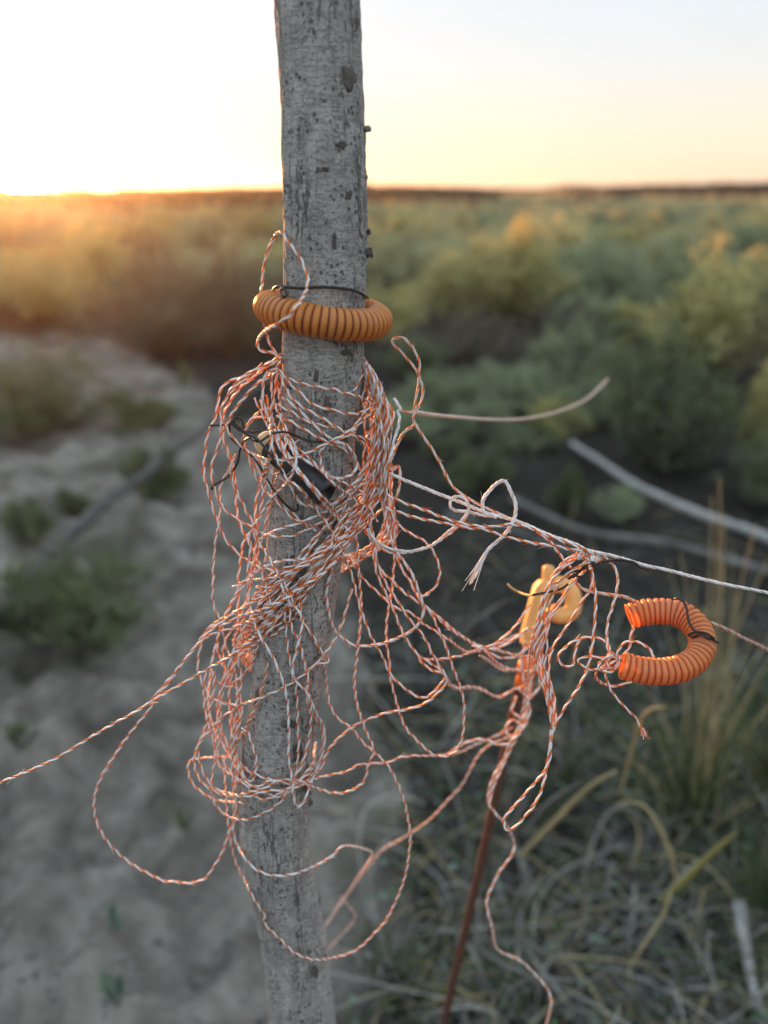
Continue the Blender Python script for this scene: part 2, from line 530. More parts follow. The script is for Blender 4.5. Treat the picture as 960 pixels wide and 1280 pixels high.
def build_ground():
    nr, na = 310, 520
    radii = np.r_[0.0, 0.12 * (425 / 0.12) ** (np.linspace(0, 1, nr))]
    ang = np.linspace(0, 2 * np.pi, na, endpoint=False)
    V, S = [(0, 0, gh(0, 0))], [soil_at(0, 0)]
    for r in radii[1:]:
        for a in ang:
            x, y = r * math.sin(a), r * math.cos(a)
            V.append((x, y, gh(x, y)))
            S.append(soil_at(x, y))
    i = np.arange(nr - 1)[:, None] * na + 1
    j = np.arange(na)[None, :]
    j2 = (j + 1) % na
    F = np.stack([i + j2, i + j, i + na + j, i + na + j2], -1).reshape(-1, 4)
    hub = [(0, 1 + (k + 1) % na, 1 + k) for k in range(na)]
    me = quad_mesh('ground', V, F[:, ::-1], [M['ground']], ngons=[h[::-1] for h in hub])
    a = me.attributes.new('soil', 'FLOAT', 'POINT')
    a.data.foreach_set('value', np.array(S, np.float32))
    me.flip_normals() if me.polygons[0].normal.z < 0 else None
    o = link('ground', me)
    o['kind'] = 'structure'
build_ground()

# ------------------------------------------------------------------ the wooden post
POST = np.array([  # photo row, centre column, half width
    (-420, 378, 56), (-200, 386, 55), (0, 396.5, 53.5), (100, 402, 51.5), (200, 404, 52), (300, 406, 52), (430, 405, 50.5), (500, 401.5, 48.5),
    (580, 392, 49), (640, 387, 47.5), (700, 379, 47.5), (740, 373, 48), (800, 367, 46), (840, 362, 44), (900, 352, 43), (940, 346, 45),
    (1000, 341, 44), (1060, 344, 42), (1100, 351, 41), (1150, 364, 40), (1200, 371, 39.5), (1280, 378.5, 41.5), (1400, 388, 42), (1560, 396, 43), (1760, 402, 44)], float)

def post_y(py):
    return 0.50 - 0.045 * np.clip((np.asarray(py, float)) / 1280.0, -0.4, 1.4)

def post_c(py):
    return np.interp(py, POST[:, 0], POST[:, 1])

def post_hw(py):
    return np.interp(py, POST[:, 0], POST[:, 2])

def depth_of(px, py, Y):
    return Y / ray(px, py)[1]

def post_r(py):
    return float(post_hw(py)) * depth_of(480, py, float(post_y(py))) / FPX

rows = np.arange(-420, 1761, 20.0)
def smooth_curve(v, k=3):
    w = np.ones(2 * k + 1) / (2 * k + 1)
    return np.convolve(np.pad(v, k, mode='edge'), w, 'valid')
_cx = smooth_curve(post_c(rows), 2)
_hw = smooth_curve(post_hw(rows), 1)
axis_pts = np.array([at_y(c, r, float(post_y(r))) for c, r in zip(_cx, rows)])
axis_rad = np.array([h * depth_of(480, r, float(post_y(r))) / FPX for h, r in zip(_hw, rows)])

def build_post():
    # run the axis on down into the ground
    C = axis_pts[axis_pts[:, 2] > 0.02]
    R = axis_rad[:len(C)]
    foot = C[-1] + (C[-1] - C[-4]) / np.linalg.norm(C[-1] - C[-4]) * max(0.0, (C[-1][2] + 0.05))
    C = np.vstack([C, foot]); R = np.r_[R, R[-1]]
    s = np.r_[0, np.cumsum(np.linalg.norm(np.diff(C, axis=0), axis=1))]
    n, sides = 560, 110
    q = np.linspace(0, s[-1], n)
    Cq = np.stack([np.interp(q, s, C[:, k]) for k in range(3)], 1)
    Rq = np.interp(q, s, R)
    V, F, ex = tube_arrays(Cq, Rq, sides)
    # uneven bark: long ridges, swellings, flaking
    a = np.linspace(0, 2 * np.pi, sides, endpoint=False)
    T, N, B = frames(Cq)
    k = 0
    disp = np.zeros(len(V))
    for i in range(n):
        z = q[i]
        for ja in a:
            cx, sx = math.cos(ja), math.sin(ja)
            d = 0.0011 * mnoise.noise((cx * 2.2, sx * 2.2, z * 9)) + 0.0012 * mnoise.noise((cx * 7, sx * 7, z * 26)) + 0.0007 * mnoise.noise((cx * 14, sx * 14, z * 150))
            f = mnoise.noise((cx * 5 + 9, sx * 5, z * 38))
            if f > 0.33:
                d -= 0.0007 * min(1, (f - 0.33) * 6)
            disp[k] = d
            k += 1
    nrm = (V - np.repeat(Cq, sides, axis=0))
    nrm /= np.linalg.norm(nrm, axis=1)[:, None]
    V = V + nrm * disp[:, None]
    root = empty('wooden_post', 'crooked grey bark-covered wooden post standing upright, wrapped in tangled wire', 'post', tuple(Cq[-1]))
    off = Cq[-1]
    link('trunk', quad_mesh('trunk', V - off, F, [M['bark']], ngons=ex), root)
    return root, off
post_root, post_off = build_post()

def post_front(px, py, lift=0.0):
    """Point on the camera-facing bark under photo pixel (px, py), lifted towards the viewer."""
    u = (px - float(post_c(py))) / float(post_hw(py))
    r = post_r(py)
    return at_y(px, py, float(post_y(py)) - r * math.sqrt(max(0.0, 1 - u * u)) - lift)

def scar(px, py, w, h, seed, parent, name='bark_scar'):
    """A thin dark scab of torn bark that follows the curve of the post."""
    rs = random.Random(seed)
    K, rings = 22, 5
    outline = [0.75 + 0.45 * mnoise.noise((math.cos(t * 2 * math.pi / K) * 1.7, math.sin(t * 2 * math.pi / K) * 1.7, seed * 3.7)) for t in range(K)]
    V = [post_front(px, py, 0.0006)]
    for r in range(1, rings + 1):
        for t in range(K):
            a = 2 * math.pi * t / K
            f = r / rings * outline[t]
            lift = 0.0006 + rs.uniform(-0.0002, 0.0004) if r < rings else -0.0012
            x = px + math.cos(a) * w * f
            x = min(max(x, post_c(py) - post_hw(py) * 0.995), post_c(py) + post_hw(py) * 0.995)
            V.append(post_front(x, py + math.sin(a) * h * f, lift))
    F, tri = [], [(0, 1 + t, 1 + (t + 1) % K) for t in range(K)]
    for r in range(rings - 1):
        for t in range(K):
            b = 1 + r * K
            F.append((b + t, b + K + t, b + K + (t + 1) % K, b + (t + 1) % K))
    return link(name, quad_mesh(name, np.array(V) - post_off, np.array(F), [M['scar']], ngons=tri), parent)

for k, (x, y, w, h) in enumerate([(435, 98, 14, 26), (403, 212, 14, 6), (371, 216, 20, 4), (356, 172, 4, 40), (444, 30, 8, 12), (356, 260, 5, 26),
                                  (428, 180, 10, 6), (436, 244, 6, 10), (418, 300, 4, 16), (395, 470, 5, 14), (430, 548, 6, 22), (432, 440, 8, 6),
                                  (318, 866, 9, 22), (303, 930, 5, 22), (372, 1125, 3, 16), (334, 1092, 4, 24), (360, 905, 16, 8), (372, 940, 10, 16),
                                  (384, 985, 3, 14), (408, 505, 4, 20), (350, 1178, 5, 8), (395, 1215, 4, 10)]):
    scar(x, y, w, h, k + 1, post_root)

def blob(name, centre, rx, ry, rz, mat, parent, seed, off, rough=0.25, n=14):
    """Small lumpy solid."""
    V, F = [], []
    for i in range(n + 1):
        th = math.pi * i / n
        for j in range(n):
            ph = 2 * math.pi * j / n
            d = Vector((math.sin(th) * math.cos(ph), math.sin(th) * math.sin(ph), math.cos(th)))
            k = 1 + rough * mnoise.noise(d * 1.9 + Vector((seed, 0, 0)))
            V.append((centre[0] - off[0] + d.x * rx * k, centre[1] - off[1] + d.y * ry * k, centre[2] - off[2] + d.z * rz * k))
    for i in range(n):
        for j in range(n):
            F.append((i * n + j, (i + 1) * n + j, (i + 1) * n + (j + 1) % n, i * n + (j + 1) % n))
    return link(name, quad_mesh(name, np.array(V), np.array(F), [mat]), parent)

blob('bud', at_y(459, 161, post_y(161)), 0.0024, 0.002, 0.0017, M['bud'], post_root, 3, post_off)
for k, (x, y, s) in enumerate([(460, 316, .0018), (463, 313, .0011), (464, 318, .0012), (461, 290, .0012), (458, 222, .001), (387, 1003, .0022), (386, 990, .0018)]):
    blob('bark_flake', at_y(x, y, post_y(y)), s, s * 0.8, s * 1.5, M['scar'], post_root, 10 + k, post_off, 0.6, 10)

def wobble(P, amp):
    """Small kinks along a pixel path."""
    n = len(P)
    if n < 6 or amp == 0:
        return P
    k = max(4, int(n / 7))
    g = np.linspace(0, n - 1, k)
    for c in (0, 1):
        P[:, c] += np.interp(np.arange(n), g, rng.normal(0, amp, k))
    return P

def at_dist(ctrl, depth=0.505, amp=0.5):
    """Control rows (px, py[, depth]) -> 3-D curve at the given distance along the view."""
    rowsp, last = [], depth
    for c in ctrl:
        if len(c) > 2:
            last = c[2]
        rowsp.append((c[0], c[1], last * 1000))
    P = wobble(catmull(rowsp, 3.0), amp)
    return np.array([at_depth(x, y, d / 1000.0) for x, y, d in P])

# ------------------------------------------------------------------ corrugated orange insulators
def corrugated(name, C, r0, amp, period, mat, sides=28, wall=0.0007):
    C, q = resample3(C, period / 8.0)
    ph = (q / period) % 1.0
    groove = np.clip(1 - np.abs(ph - 0.5) * 2, 0, 1)
    groove = np.clip((groove - 0.55) / 0.35, 0, 1)
    groove = groove * groove * (3 - 2 * groove)
    ridge = np.floor(q / period).astype(int)
    R = r0 * (1 + rng.normal(0, 0.016, ridge.max() + 1)[ridge]) - amp * groove + rng.normal(0, 0.00003, len(q))
    V, F, ex = tube_arrays(C, R, sides, cap=False)
    rad = V - np.repeat(C, sides, axis=0)
    V = V + rad * np.tile(np.where(np.arange(sides) % (sides // 2) == 5, 0.045, 0.0), len(C))[:, None]      # moulding seams
    V2, F2, ex2 = tube_arrays(C, R - wall, sides, cap=False)
    n = len(C)
    ends = []
    for b in (0, (n - 1) * sides):
        for j in range(sides):
            j2 = (j + 1) % sides
            a = (b + j, b + j2, len(V) + b + j2, len(V) + b + j)
            ends.append(a if b else a[::-1])
    Fall = np.vstack([F, F2[:, ::-1] + len(V), np.array(ends)])
    me = quad_mesh(name, np.vstack([V, V2]), Fall, [mat])
    at = me.attributes.new('groove', 'FLOAT', 'POINT')
    at.data.foreach_set('value', np.tile(np.repeat(groove, sides), 2).astype(np.float32))
    return me

ring_c = at_y(404.5, 396, float(post_y(396)) + 0.0)
ring_off = np.array(ring_c)
ang = np.radians(np.linspace(112, 112 + 348, 160))       # open at the back
RR = 0.0318
tilt = math.radians(1.5)
ringC = np.stack([RR * np.cos(ang), RR * np.sin(ang), 0.0020 - 0.0042 * np.cos(ang) + 0.0006 * np.sin(2 * ang)], 1)
ring = empty('ring_insulator', 'amber corrugated plastic ring fitted round the post above the wire tangle', 'insulator', tuple(ring_c))
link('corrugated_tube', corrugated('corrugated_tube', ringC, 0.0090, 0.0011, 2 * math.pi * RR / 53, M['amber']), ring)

c_loc = at_depth(838, 800, 0.505)
c_pts = [(543, 458, .530), (580, 447, .529), (630, 442, .527), (685, 447, .523), (728, 470, .517), (757, 510, .508), (762, 548, .500), (742, 587, .493), (700, 612, .488), (650, 622, .486), (600, 621, .486), (555, 613, .487), (522, 604, .488)]
c_curve = at_dist([(p[0] / 2.4 + 560, p[1] / 2.4 + 580, p[2]) for p in c_pts], amp=0) - c_loc
cins = empty('open_insulator', 'bright orange corrugated plastic tube bent into an open C on the fence wire', 'insulator', tuple(c_loc))
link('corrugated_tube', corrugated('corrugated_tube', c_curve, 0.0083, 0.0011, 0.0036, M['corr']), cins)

# ------------------------------------------------------------------ black rubber sleeve tied across the post
def sleeve():
    a = at_y(337, 557, float(post_y(560)) - 0.018)
    b = at_y(409, 618, float(post_y(619)) - 0.042)
    root = empty('rubber_sleeve', 'black rubber sleeve with cream end tied slanting across the post under the wires', 'sleeve', tuple(a))
    d = (b - a) / np.linalg.norm(b - a)
    L = np.linalg.norm(b - a)
    prof = [(0.0, 0.0072), (0.002, 0.0078), (0.012, 0.0080), (L * 0.5, 0.0079), (L - 0.004, 0.0082), (L - 0.001, 0.0081), (L, 0.0074), (L - 0.0005, 0.0052), (L - 0.012, 0.0050), (L - 0.013, 0.0005)]
    n, b2 = np.cross(d, [0, 0, 1]), None
    n /= np.linalg.norm(n); b2 = np.cross(d, n)
    S = 32
    V, F = [], []
    for (t, r) in prof:
        for j in range(S):
            q = 2 * math.pi * j / S
            V.append(d * t + r * (math.cos(q) * n + math.sin(q) * b2))
    for i in range(len(prof) - 1):
        for j in range(S):
            F.append((i * S + j, i * S + (j + 1) % S, (i + 1) * S + (j + 1) % S, (i + 1) * S + j))
    link('sleeve_body', quad_mesh('sleeve_body', np.array(V), np.array(F), [M['rubber']]), root)
    V, F = [], []
    prof = [(-0.0075, 0.0004), (-0.0078, 0.003), (-0.0065, 0.0062), (-0.003, 0.0076), (0.0015, 0.0079), (0.0018, 0.007)]
    for (t, r) in prof:
        for j in range(S):
            q = 2 * math.pi * j / S
            V.append(d * t + r * (math.cos(q) * n + math.sin(q) * b2))
    for i in range(len(prof) - 1):
        for j in range(S):
            F.append((i * S + j, i * S + (j + 1) % S, (i + 1) * S + (j + 1) % S, (i + 1) * S + j))
    link('end_cap', quad_mesh('end_cap', np.array(V), np.array(F), [M['cream']]), root)
    return root
sleeve_root = sleeve()

# everything the wires are wound over, for ray tests from the viewing side
from mathutils.bvhtree import BVHTree
bpy.context.view_layer.update()
def bvh_of(roots):
    vs, fs = [], []
    for rt in roots:
        for ch in rt.children:
            b = len(vs)
            vs += [ch.matrix_world @ v.co for v in ch.data.vertices]
            fs += [[b + i for i in q.vertices] for q in ch.data.polygons]
    return BVHTree.FromPolygons(vs, fs)
WOUND = bvh_of([post_root, ring, sleeve_root])
EYE = Vector((0, 0, CAM_H))

def front_y(px, py):
    d = Vector(ray(px, py))
    hit = WOUND.ray_cast(EYE, d.normalized())
    if hit[0] is None:
        return float(post_y(py))
    return min(hit[0].y, float(post_y(py)) + 0.004)

# ------------------------------------------------------------------ polywire: two twisted filaments, orange and white
W_PITCH, W_HELIX, W_FIL = 0.0098, 0.00043, 0.00054

def wire_mesh(name, C, mats=('orange', 'white'), pitch=W_PITCH, helix=W_HELIX, fil=W_FIL, sides=5, frayed_end=False):
    C, q = resample3(C, pitch / 8.0)
    T, N, B = frames(C)
    ph0 = rng.uniform(0, 6.28)
    slow = np.cumsum(np.interp(q, np.linspace(0, q[-1] + 1e-6, max(3, int(q[-1] / 0.03))), rng.normal(0, 0.22, max(3, int(q[-1] / 0.03)))))*0.12
    ph = 2 * np.pi * q / pitch + ph0 + slow
    parts = []
    nf = len(mats)
    kth = rng.uniform(0.88, 1.08)
    helix, fil = helix * kth, fil * kth
    for k in range(nf):
        a = ph + 2 * np.pi * k / nf
        H = C + helix * (np.cos(a)[:, None] * N + np.sin(a)[:, None] * B)
        H += rng.normal(0, 0.00006, H.shape)
        V, F, ex = tube_arrays(H, fil * (1.1 if mats[k] == 'white' else 0.97), sides, cap=False)
        parts.append((V, F, k))
    # loose hairs that stand off the strand here and there
    L = q[-1]
    for h in range(int(L / 0.018)):
        i = rng.integers(2, len(C) - 2)
        d = rng.normal(0, 1, 3); d -= T[i] * np.dot(d, T[i]); d /= np.linalg.norm(d)
        ln = rng.uniform(0.002, 0.006)
        s = np.linspace(0, 1, 5)[:, None]
        P = C[i] + T[i] * ln * s * rng.choice([-1, 1]) + d * (0.0008 + ln * 0.35 * s ** 1.6)
        V, F, ex = tube_arrays(P, 0.00011, 3, cap=False)
        parts.append((V, F, int(rng.integers(0, nf))))
    if frayed_end:
        for h in range(26):
            d = T[-1] + rng.normal(0, 0.10, 3)
            ln = rng.uniform(0.25, 1.0) * frayed_end
            s = np.linspace(0, 1, 6)[:, None]
            P = C[-1] + rng.normal(0, 0.0006, 3) + d * ln * s + rng.normal(0, 0.0006, 3) * s ** 2
            V, F, ex = tube_arrays(P, 0.00022, 4, cap=False)
            parts.append((V, F, int(rng.integers(0, nf))))
    V, F, mi = join_arrays(parts)
    return V, quad_mesh(name, V, F, [M[m] for m in mats], mi)

def on_post(ctrl, lift=0.003, amp=0.8):
    """Control rows (px, py[, lift]) in photo pixels -> 3-D curve that hugs the camera side of the post."""
    rowsp = []
    last = lift
    for c in ctrl:
        if len(c) > 2:
            last = c[2]
        rowsp.append((c[0], c[1], last * 1000))
    P = catmull(rowsp, 3.0)
    P = wobble(P, amp)
    out_y = np.zeros(len(P))
    for i, (x, y, lf) in enumerate(P):
        out_y[i] = front_y(x, y)
    if len(out_y) > 9:
        pad = np.pad(out_y, 3, mode='edge')
        out_y = np.min(np.stack([pad[k:k + len(out_y)] for k in range(7)]), 0)
        out_y = smooth_curve(out_y, 3)
    out_y -= P[:, 2] / 1000.0
    return np.array([at_y(x, y, Y) for (x, y, _), Y in zip(P, out_y)])

def zc(x0, y0, k):
    def f(*pts):
        return [(x0 + p[0] / k, y0 + p[1] / k) + tuple(p[2:]) for p in pts]
    return f
A = zc(240, 420, 16 / 3); B_ = zc(380, 420, 16 / 3); C_ = zc(230, 640, 16 / 3); D = zc(380, 640, 4); E = zc(220, 840, 4)
F_ = zc(480, 560, 4); G = zc(600, 660, 4); H = zc(300, 280, 4); K = zc(80, 900, 2); Z3 = zc(560, 580, 2.4); Q = zc(480, 850, 2); X = zc(0, 0, 1)

tangle = empty('wire_tangle', 'messy skein of twisted orange and white wire wound round the grey wooden post', 'wire', tuple(at_y(390, 700, 0.475)))
t_off = np.array(tangle.location)

def add_loop(curve, parent=tangle, off=t_off, name='wire_loop', **kw):
    if 'mats' not in kw:        # some lengths are sun-faded or carry a third filament
        q = rng.random()
        kw['mats'] = ('orange', 'white') if q < 0.70 else ('orange', 'white', 'white') if q < 0.82 else ('orange', 'pale') if q < 0.92 else ('faded', 'white')
        kw['pitch'] = W_PITCH * rng.uniform(0.86, 1.18)
    V, me = wire_mesh(name, curve - off, **kw)
    return link(name, me, parent)

post_loops = [
    # top loop over the ring
    (H((215, 662), (160, 642), (102, 630), (92, 590), (130, 540, .022), (220, 480, .024), (280, 420, .024), (325, 360, .016), (340, 290, .008), (315, 200, .006), (265, 110, .005), (220, 50, .004),
       (185, 35, .0), (155, 90, -.004), (125, 200, -.01), (105, 320, -.016), (105, 400, -.02), (130, 520, -.012), (150, 590, -.004), (175, 640, .0), (205, 668, .002)), .003),
    # left loops, fanning from the knot on the left edge
    (A((600, 125), (540, 170), (440, 215), (330, 270), (235, 300), (190, 360), (175, 470), (150, 570), (110, 650), (85, 780), (78, 900), (95, 1000), (130, 1120), (175, 1260))
     + C_((270, 180), (340, 260), (420, 320), (500, 370), (620, 400), (700, 400), (850, 340), (960, 290)) + D((200, 140), (270, 30), (300, -60), (340, -200)), .004),
    (A((590, 140), (500, 190), (400, 250), (290, 340), (220, 430), (195, 520), (200, 620), (185, 680), (150, 800), (135, 920), (150, 1020), (185, 1110), (240, 1180), (330, 1240), (400, 1275))
     + C_((520, 145), (620, 162), (720, 150), (830, 110), (960, 30)) + D((180, -20), (300, -160)), .006),
    (A((590, 180), (510, 260), (440, 310), (360, 400), (290, 490), (250, 570), (205, 640), (215, 700), (245, 820), (265, 950), (300, 1040), (335, 1110), (370, 1190), (420, 1270))
     + C_((470, 150), (530, 250), (610, 380), (680, 500), (740, 640)), .007),
    (A((600, 150), (480, 200), (350, 265), (260, 350), (210, 450), (180, 500), (215, 580), (260, 660), (330, 730), (420, 790), (520, 820), (640, 820), (760, 790), (880, 730)) + B_((213, 690), (310, 630), (370, 550), (440, 470)), .010),
    (A((570, 215), (490, 255), (465, 380), (480, 480), (530, 570), (600, 650), (660, 730), (690, 820), (670, 900), (620, 990), (550, 1050), (500, 1120), (450, 1210)) +
     C_((440, 140), (445, 240), (430, 400), (435, 560), (460, 700), (500, 820), (570, 930), (620, 1020), (660, 1150)) + E((555, 170), (563, 260), (570, 340), (560, 430), (575, 530), (600, 665), (635, 640), (690, 520), (735, 400), (740, 290), (690, 180), (640, 90), (580, 0))
     + C_((790, 720), (700, 600), (640, 480)), .009),
    (A((575, 200), (530, 290), (530, 380), (550, 460), (600, 560), (650, 660), (700, 740), (780, 820), (870, 910), (960, 960)) + B_((320, 1010), (420, 1060)), .008),
    (A((560, 230), (520, 300), (535, 420), (520, 520), (525, 650), (550, 780), (590, 870), (640, 950), (720, 1030), (790, 1100), (860, 1190), (920, 1280)) +
     D((180, 180, .010), (230, 300), (265, 420), (300, 540), (340, 640), (390, 730, .004), (430, 800), (470, 850), (530, 900), (600, 930), (650, 900, -.004), (690, 850), (700, 810), (640, 790, -.01), (570, 730),
       (610, 740), (700, 735, -.02), (800, 715), (880, 680, -.05), (960, 660), (1080, 600, -.07), (1230, 540)), .011),
    (A((600, 290), (590, 400), (560, 470), (470, 490), (400, 550), (360, 620), (350, 700), (370, 800), (420, 930), (480, 1030), (560, 1100), (680, 1220)) + C_((800, 60), (880, 130)), .004),
    (A((520, 545), (430, 555), (375, 600), (350, 680), (365, 790), (420, 870), (520, 990), (590, 1090), (700, 1200)) + C_((830, 110),), .003),
    (A((500, 830), (470, 920), (440, 1030), (420, 1150), (410, 1280)) + C_((400, 200), (370, 420), (350, 600), (370, 760), (390, 860), (340, 1000), (290, 1100)), .0),
    (A((300, 780), (240, 900), (200, 1000), (185, 1130), (175, 1280)) + C_((215, 150), (207, 230), (195, 450), (190, 560), (210, 650), (250, 750), (290, 930), (340, 1060), (360, 1180), (350, 1270)) + E((320, 230), (285, 320), (275, 420)), .003),
    # strands crossing the front below the ring
    (A((580, 230), (640, 280), (740, 315), (850, 340)) + B_((213, 352), (250, 372), (340, 395), (420, 435), (500, 450), (550, 500), (570, 600), (560, 700), (520, 800)), .004),
    (A((590, 250), (660, 330), (740, 400), (820, 460), (930, 490)) + B_((280, 515), (370, 510), (440, 480), (470, 440)), .003),
    (A((590, 270), (650, 400), (720, 460), (810, 510), (880, 550)) + B_((213, 600), (290, 650), (380, 680), (480, 710), (560, 770), (570, 850)), .005),
    (A((580, 470), (680, 510), (760, 560), (860, 590)) + B_((190, 610), (300, 655), (400, 720)), .003),
    (A((560, 540), (680, 580), (780, 640), (860, 690)) + B_((190, 730), (280, 770), (340, 830), (380, 900)), .004),
    (A((600, 400), (700, 480), (790, 560), (880, 650)) + B_((180, 680), (260, 720), (330, 800), (350, 880)), .003),
    (B_((400, 170, -.004), (390, 240), (350, 330), (290, 400), (200, 480), (130, 540), (60, 600), (0, 660)) + A((690, 720), (630, 790), (600, 860)), .004),
    (B_((480, 480), (310, 650), (230, 690), (150, 720), (105, 780), (125, 880), (180, 960), (260, 1030), (360, 1100), (440, 1150), (490, 1240)), .009),
    (B_((190, 715), (260, 720), (320, 780), (345, 850), (330, 910), (270, 945), (190, 945), (120, 900), (40, 850), (-40, 790)) + A((640, 700), (560, 600), (530, 500)), .007),
    (B_((0, 1060), (60, 1120), (140, 1140), (230, 1080), (330, 980), (400, 880), (440, 800)), .010),
    (A((420, 800), (520, 900), (640, 980), (700, 1090), (760, 1130), (860, 1150)) + B_((180, 1130), (300, 1040), (380, 940), (420, 840)), .008),
    (C_((960, 0), (870, 30), (740, 80), (640, 110), (560, 150), (500, 180)), .006),
    # across the sweep of the skein
    (C_((330, 500), (430, 450), (560, 440), (690, 400), (820, 350), (960, 240)) + D((160, 90), (230, -20)), .012),
    (C_((480, 500), (560, 500), (640, 450), (760, 390), (900, 300)) + D((190, 120), (280, 10)), .010),
    (C_((260, 760), (340, 710), (440, 670), (560, 630), (690, 570), (800, 490), (960, 370)) + D((180, 190), (260, 80), (300, -60)), .013),
    (C_((130, 850), (220, 800), (330, 770), (450, 720), (600, 640), (760, 520), (900, 400)) + D((150, 190), (230, 90)), .012),
    # strands that hang below the sweep
    (C_((670, 640), (680, 760), (690, 880), (710, 1010), (750, 1140)) + E((600, 60), (610, 200), (612, 330), (608, 440), (595, 520), (560, 545)), .004),
    (C_((700, 600), (720, 780), (760, 860), (800, 1010), (840, 1150)) + E((655, 60), (668, 160), (668, 280), (645, 410), (620, 490), (590, 540)), .006),
    (C_((760, 600), (780, 720), (850, 820), (910, 930), (960, 1000)) + D((30, 780), (10, 900), (40, 1000), (90, 1090), (85, 1200), (60, 1290)) + E((690, 510), (660, 570)), .004),
    (C_((560, 1000), (540, 1100), (500, 1230)) + E((440, 60), (400, 170), (350, 270), (300, 370), (330, 460), (390, 520)), .004),
    (D((240, 390), (210, 500), (180, 580), (140, 660), (70, 750), (0, 810)) + E((600, 40), (520, 90), (430, 130), (340, 158), (280, 165), (190, 140), (140, 60), (110, -30)) + C_((110, 900), (150, 820), (260, 700)), .004),
    # left cage and the wraps at its foot
    (E((150, 0), (140, 100), (150, 200), (180, 330), (210, 400), (260, 480), (330, 560), (400, 575), (480, 540), (560, 535), (660, 545, .002)), .004),
    (E((190, 0), (180, 150), (150, 280), (100, 400), (95, 470), (130, 550), (200, 600), (280, 620), (360, 600), (440, 580), (520, 540), (600, 545), (680, 550)), .005),
    (E((240, 0), (220, 150), (225, 270), (215, 380), (190, 480), (180, 580), (190, 660), (250, 720), (330, 740), (400, 720), (480, 680), (540, 630), (580, 560), (640, 520, -.002)), .004),
    (E((330, 160), (220, 240), (150, 310), (110, 370), (120, 450), (150, 530), (200, 590), (260, 610), (350, 620), (450, 600), (540, 590), (640, 560)), .006),
    (E((300, 420, -.01), (180, 430, -.004), (80, 440), (60, 480), (80, 550), (130, 600), (200, 640), (300, 650), (380, 655), (460, 640), (530, 600), (600, 550), (670, 540)), .003),
    (E((300, 60), (330, 170), (290, 280), (275, 380), (320, 470), (400, 510), (480, 540), (560, 560), (650, 545)), .003),
    (E((330, 280), (360, 300), (380, 370), (400, 430), (395, 500), (370, 545), (330, 490), (300, 440), (290, 330), (300, 200)), .004),
    (E((280, 200), (300, 330), (300, 480), (290, 600), (292, 700), (285, 800), (320, 900), (370, 970), (440, 1010), (530, 1020), (620, 1005), (700, 965, .0), (780, 920, -.004), (830, 875, -.01), (900, 875, -.03), (960, 885, -.05), (980, 893, -.06), (984, 910), (966, 945, -.08), (900, 1040, -.12), (820, 1160, -.16), (745, 1270, -.2)), .003),
    (E((240, 420), (250, 640), (255, 720), (270, 820), (300, 940), (340, 1040), (390, 1140), (440, 1220)) + K((500, 510), (560, 570), (620, 600), (680, 595, .0), (750, 560, -.003), (810, 490), (850, 400), (865, 300), (850, 200), (810, 120), (750, 60))
     + D((240, 1080, .0), (170, 1030), (125, 960), (110, 850), (100, 750), (60, 660), (20, 590), (-20, 520)), .003),
    (E((300, 640), (300, 730), (265, 800), (240, 880), (200, 960), (150, 1030), (70, 1055), (0, 1045)) + K((250, 400), (180, 370), (120, 320), (85, 260), (78, 200), (95, 140), (140, 70), (190, 0)) + X((205, 862), (238, 815), (262, 785), (300, 760), (340, 735)), .003),
    (C_((180, 1060), (200, 1110), (240, 1155), (290, 1160), (350, 1120), (430, 1040), (470, 960), (490, 880)), .004),
    (C_((330, 900), (360, 1000), (380, 1130), (350, 1270)) + E((330, 200), (310, 300), (285, 420), (285, 560), (300, 640)), .006),
    # right side
    (B_((500, 1000),) + D((400, -20), (420, 80), (450, 170), (500, 250), (540, 320), (570, 400), (600, 470), (600, 510), (580, 550), (540, 590), (470, 630), (380, 660), (270, 665), (200, 640), (150, 590), (120, 490), (110, 380), (140, 280)), .002),
    (D((400, -60), (430, 0), (470, 60), (540, 110), (610, 150), (655, 210), (680, 300), (660, 370), (620, 405), (580, 440), (640, 520, -.002), (690, 620), (730, 720), (770, 840), (800, 960), (800, 1080), (770, 1180), (710, 1220), (640, 1210), (560, 1140), (490, 1040), (450, 920), (430, 790),
        (415, 680), (415, 560), (430, 450), (445, 330), (455, 200), (440, 60), (420, -80)), .001),
    (D((330, -40), (345, 120), (350, 220), (370, 320), (420, 420), (460, 520), (500, 610), (560, 700), (640, 760), (690, 800), (715, 840), (680, 890), (600, 960), (500, 990), (400, 1010), (300, 1050), (200, 1110), (120, 1190), (80, 1290)) + E((690, 510), (640, 550)), .003),
    (D((250, -20), (260, 130), (270, 300), (285, 450), (275, 620), (265, 760), (250, 880), (270, 980), (300, 1080), (340, 1160), (345, 1215), (320, 1270)) + E((940, 540), (900, 580), (830, 605), (760, 600), (670, 570), (600, 545)), .003),
    (D((230, 230), (300, 330), (380, 410), (450, 470), (530, 500), (590, 560), (650, 590, -.005), (720, 640, -.01), (790, 690, -.03), (840, 700, -.05), (960, 670, -.07), (1100, 610, -.08)), .001),
    (D((290, 60), (340, 150), (370, 270), (440, 340), (500, 400), (570, 450), (640, 500, -.004), (760, 600, -.02), (880, 680, -.05), (960, 695, -.06), (1080, 720, -.07), (1230, 715, -.075)), .0),
    (D((310, 0), (340, 100), (370, 270), (420, 360), (480, 470), (530, 540), (600, 630), (650, 720), (690, 790), (720, 840), (740, 870, -.03), (790, 885, -.06), (870, 880, -.09), (960, 925, -.10), (1040, 900, -.10)), .002),
    (D((450, 60), (455, 170), (480, 270), (530, 350), (580, 440), (660, 520, -.004), (780, 620, -.02), (890, 690, -.05), (980, 760, -.08), (1060, 795, -.09)), -.001),
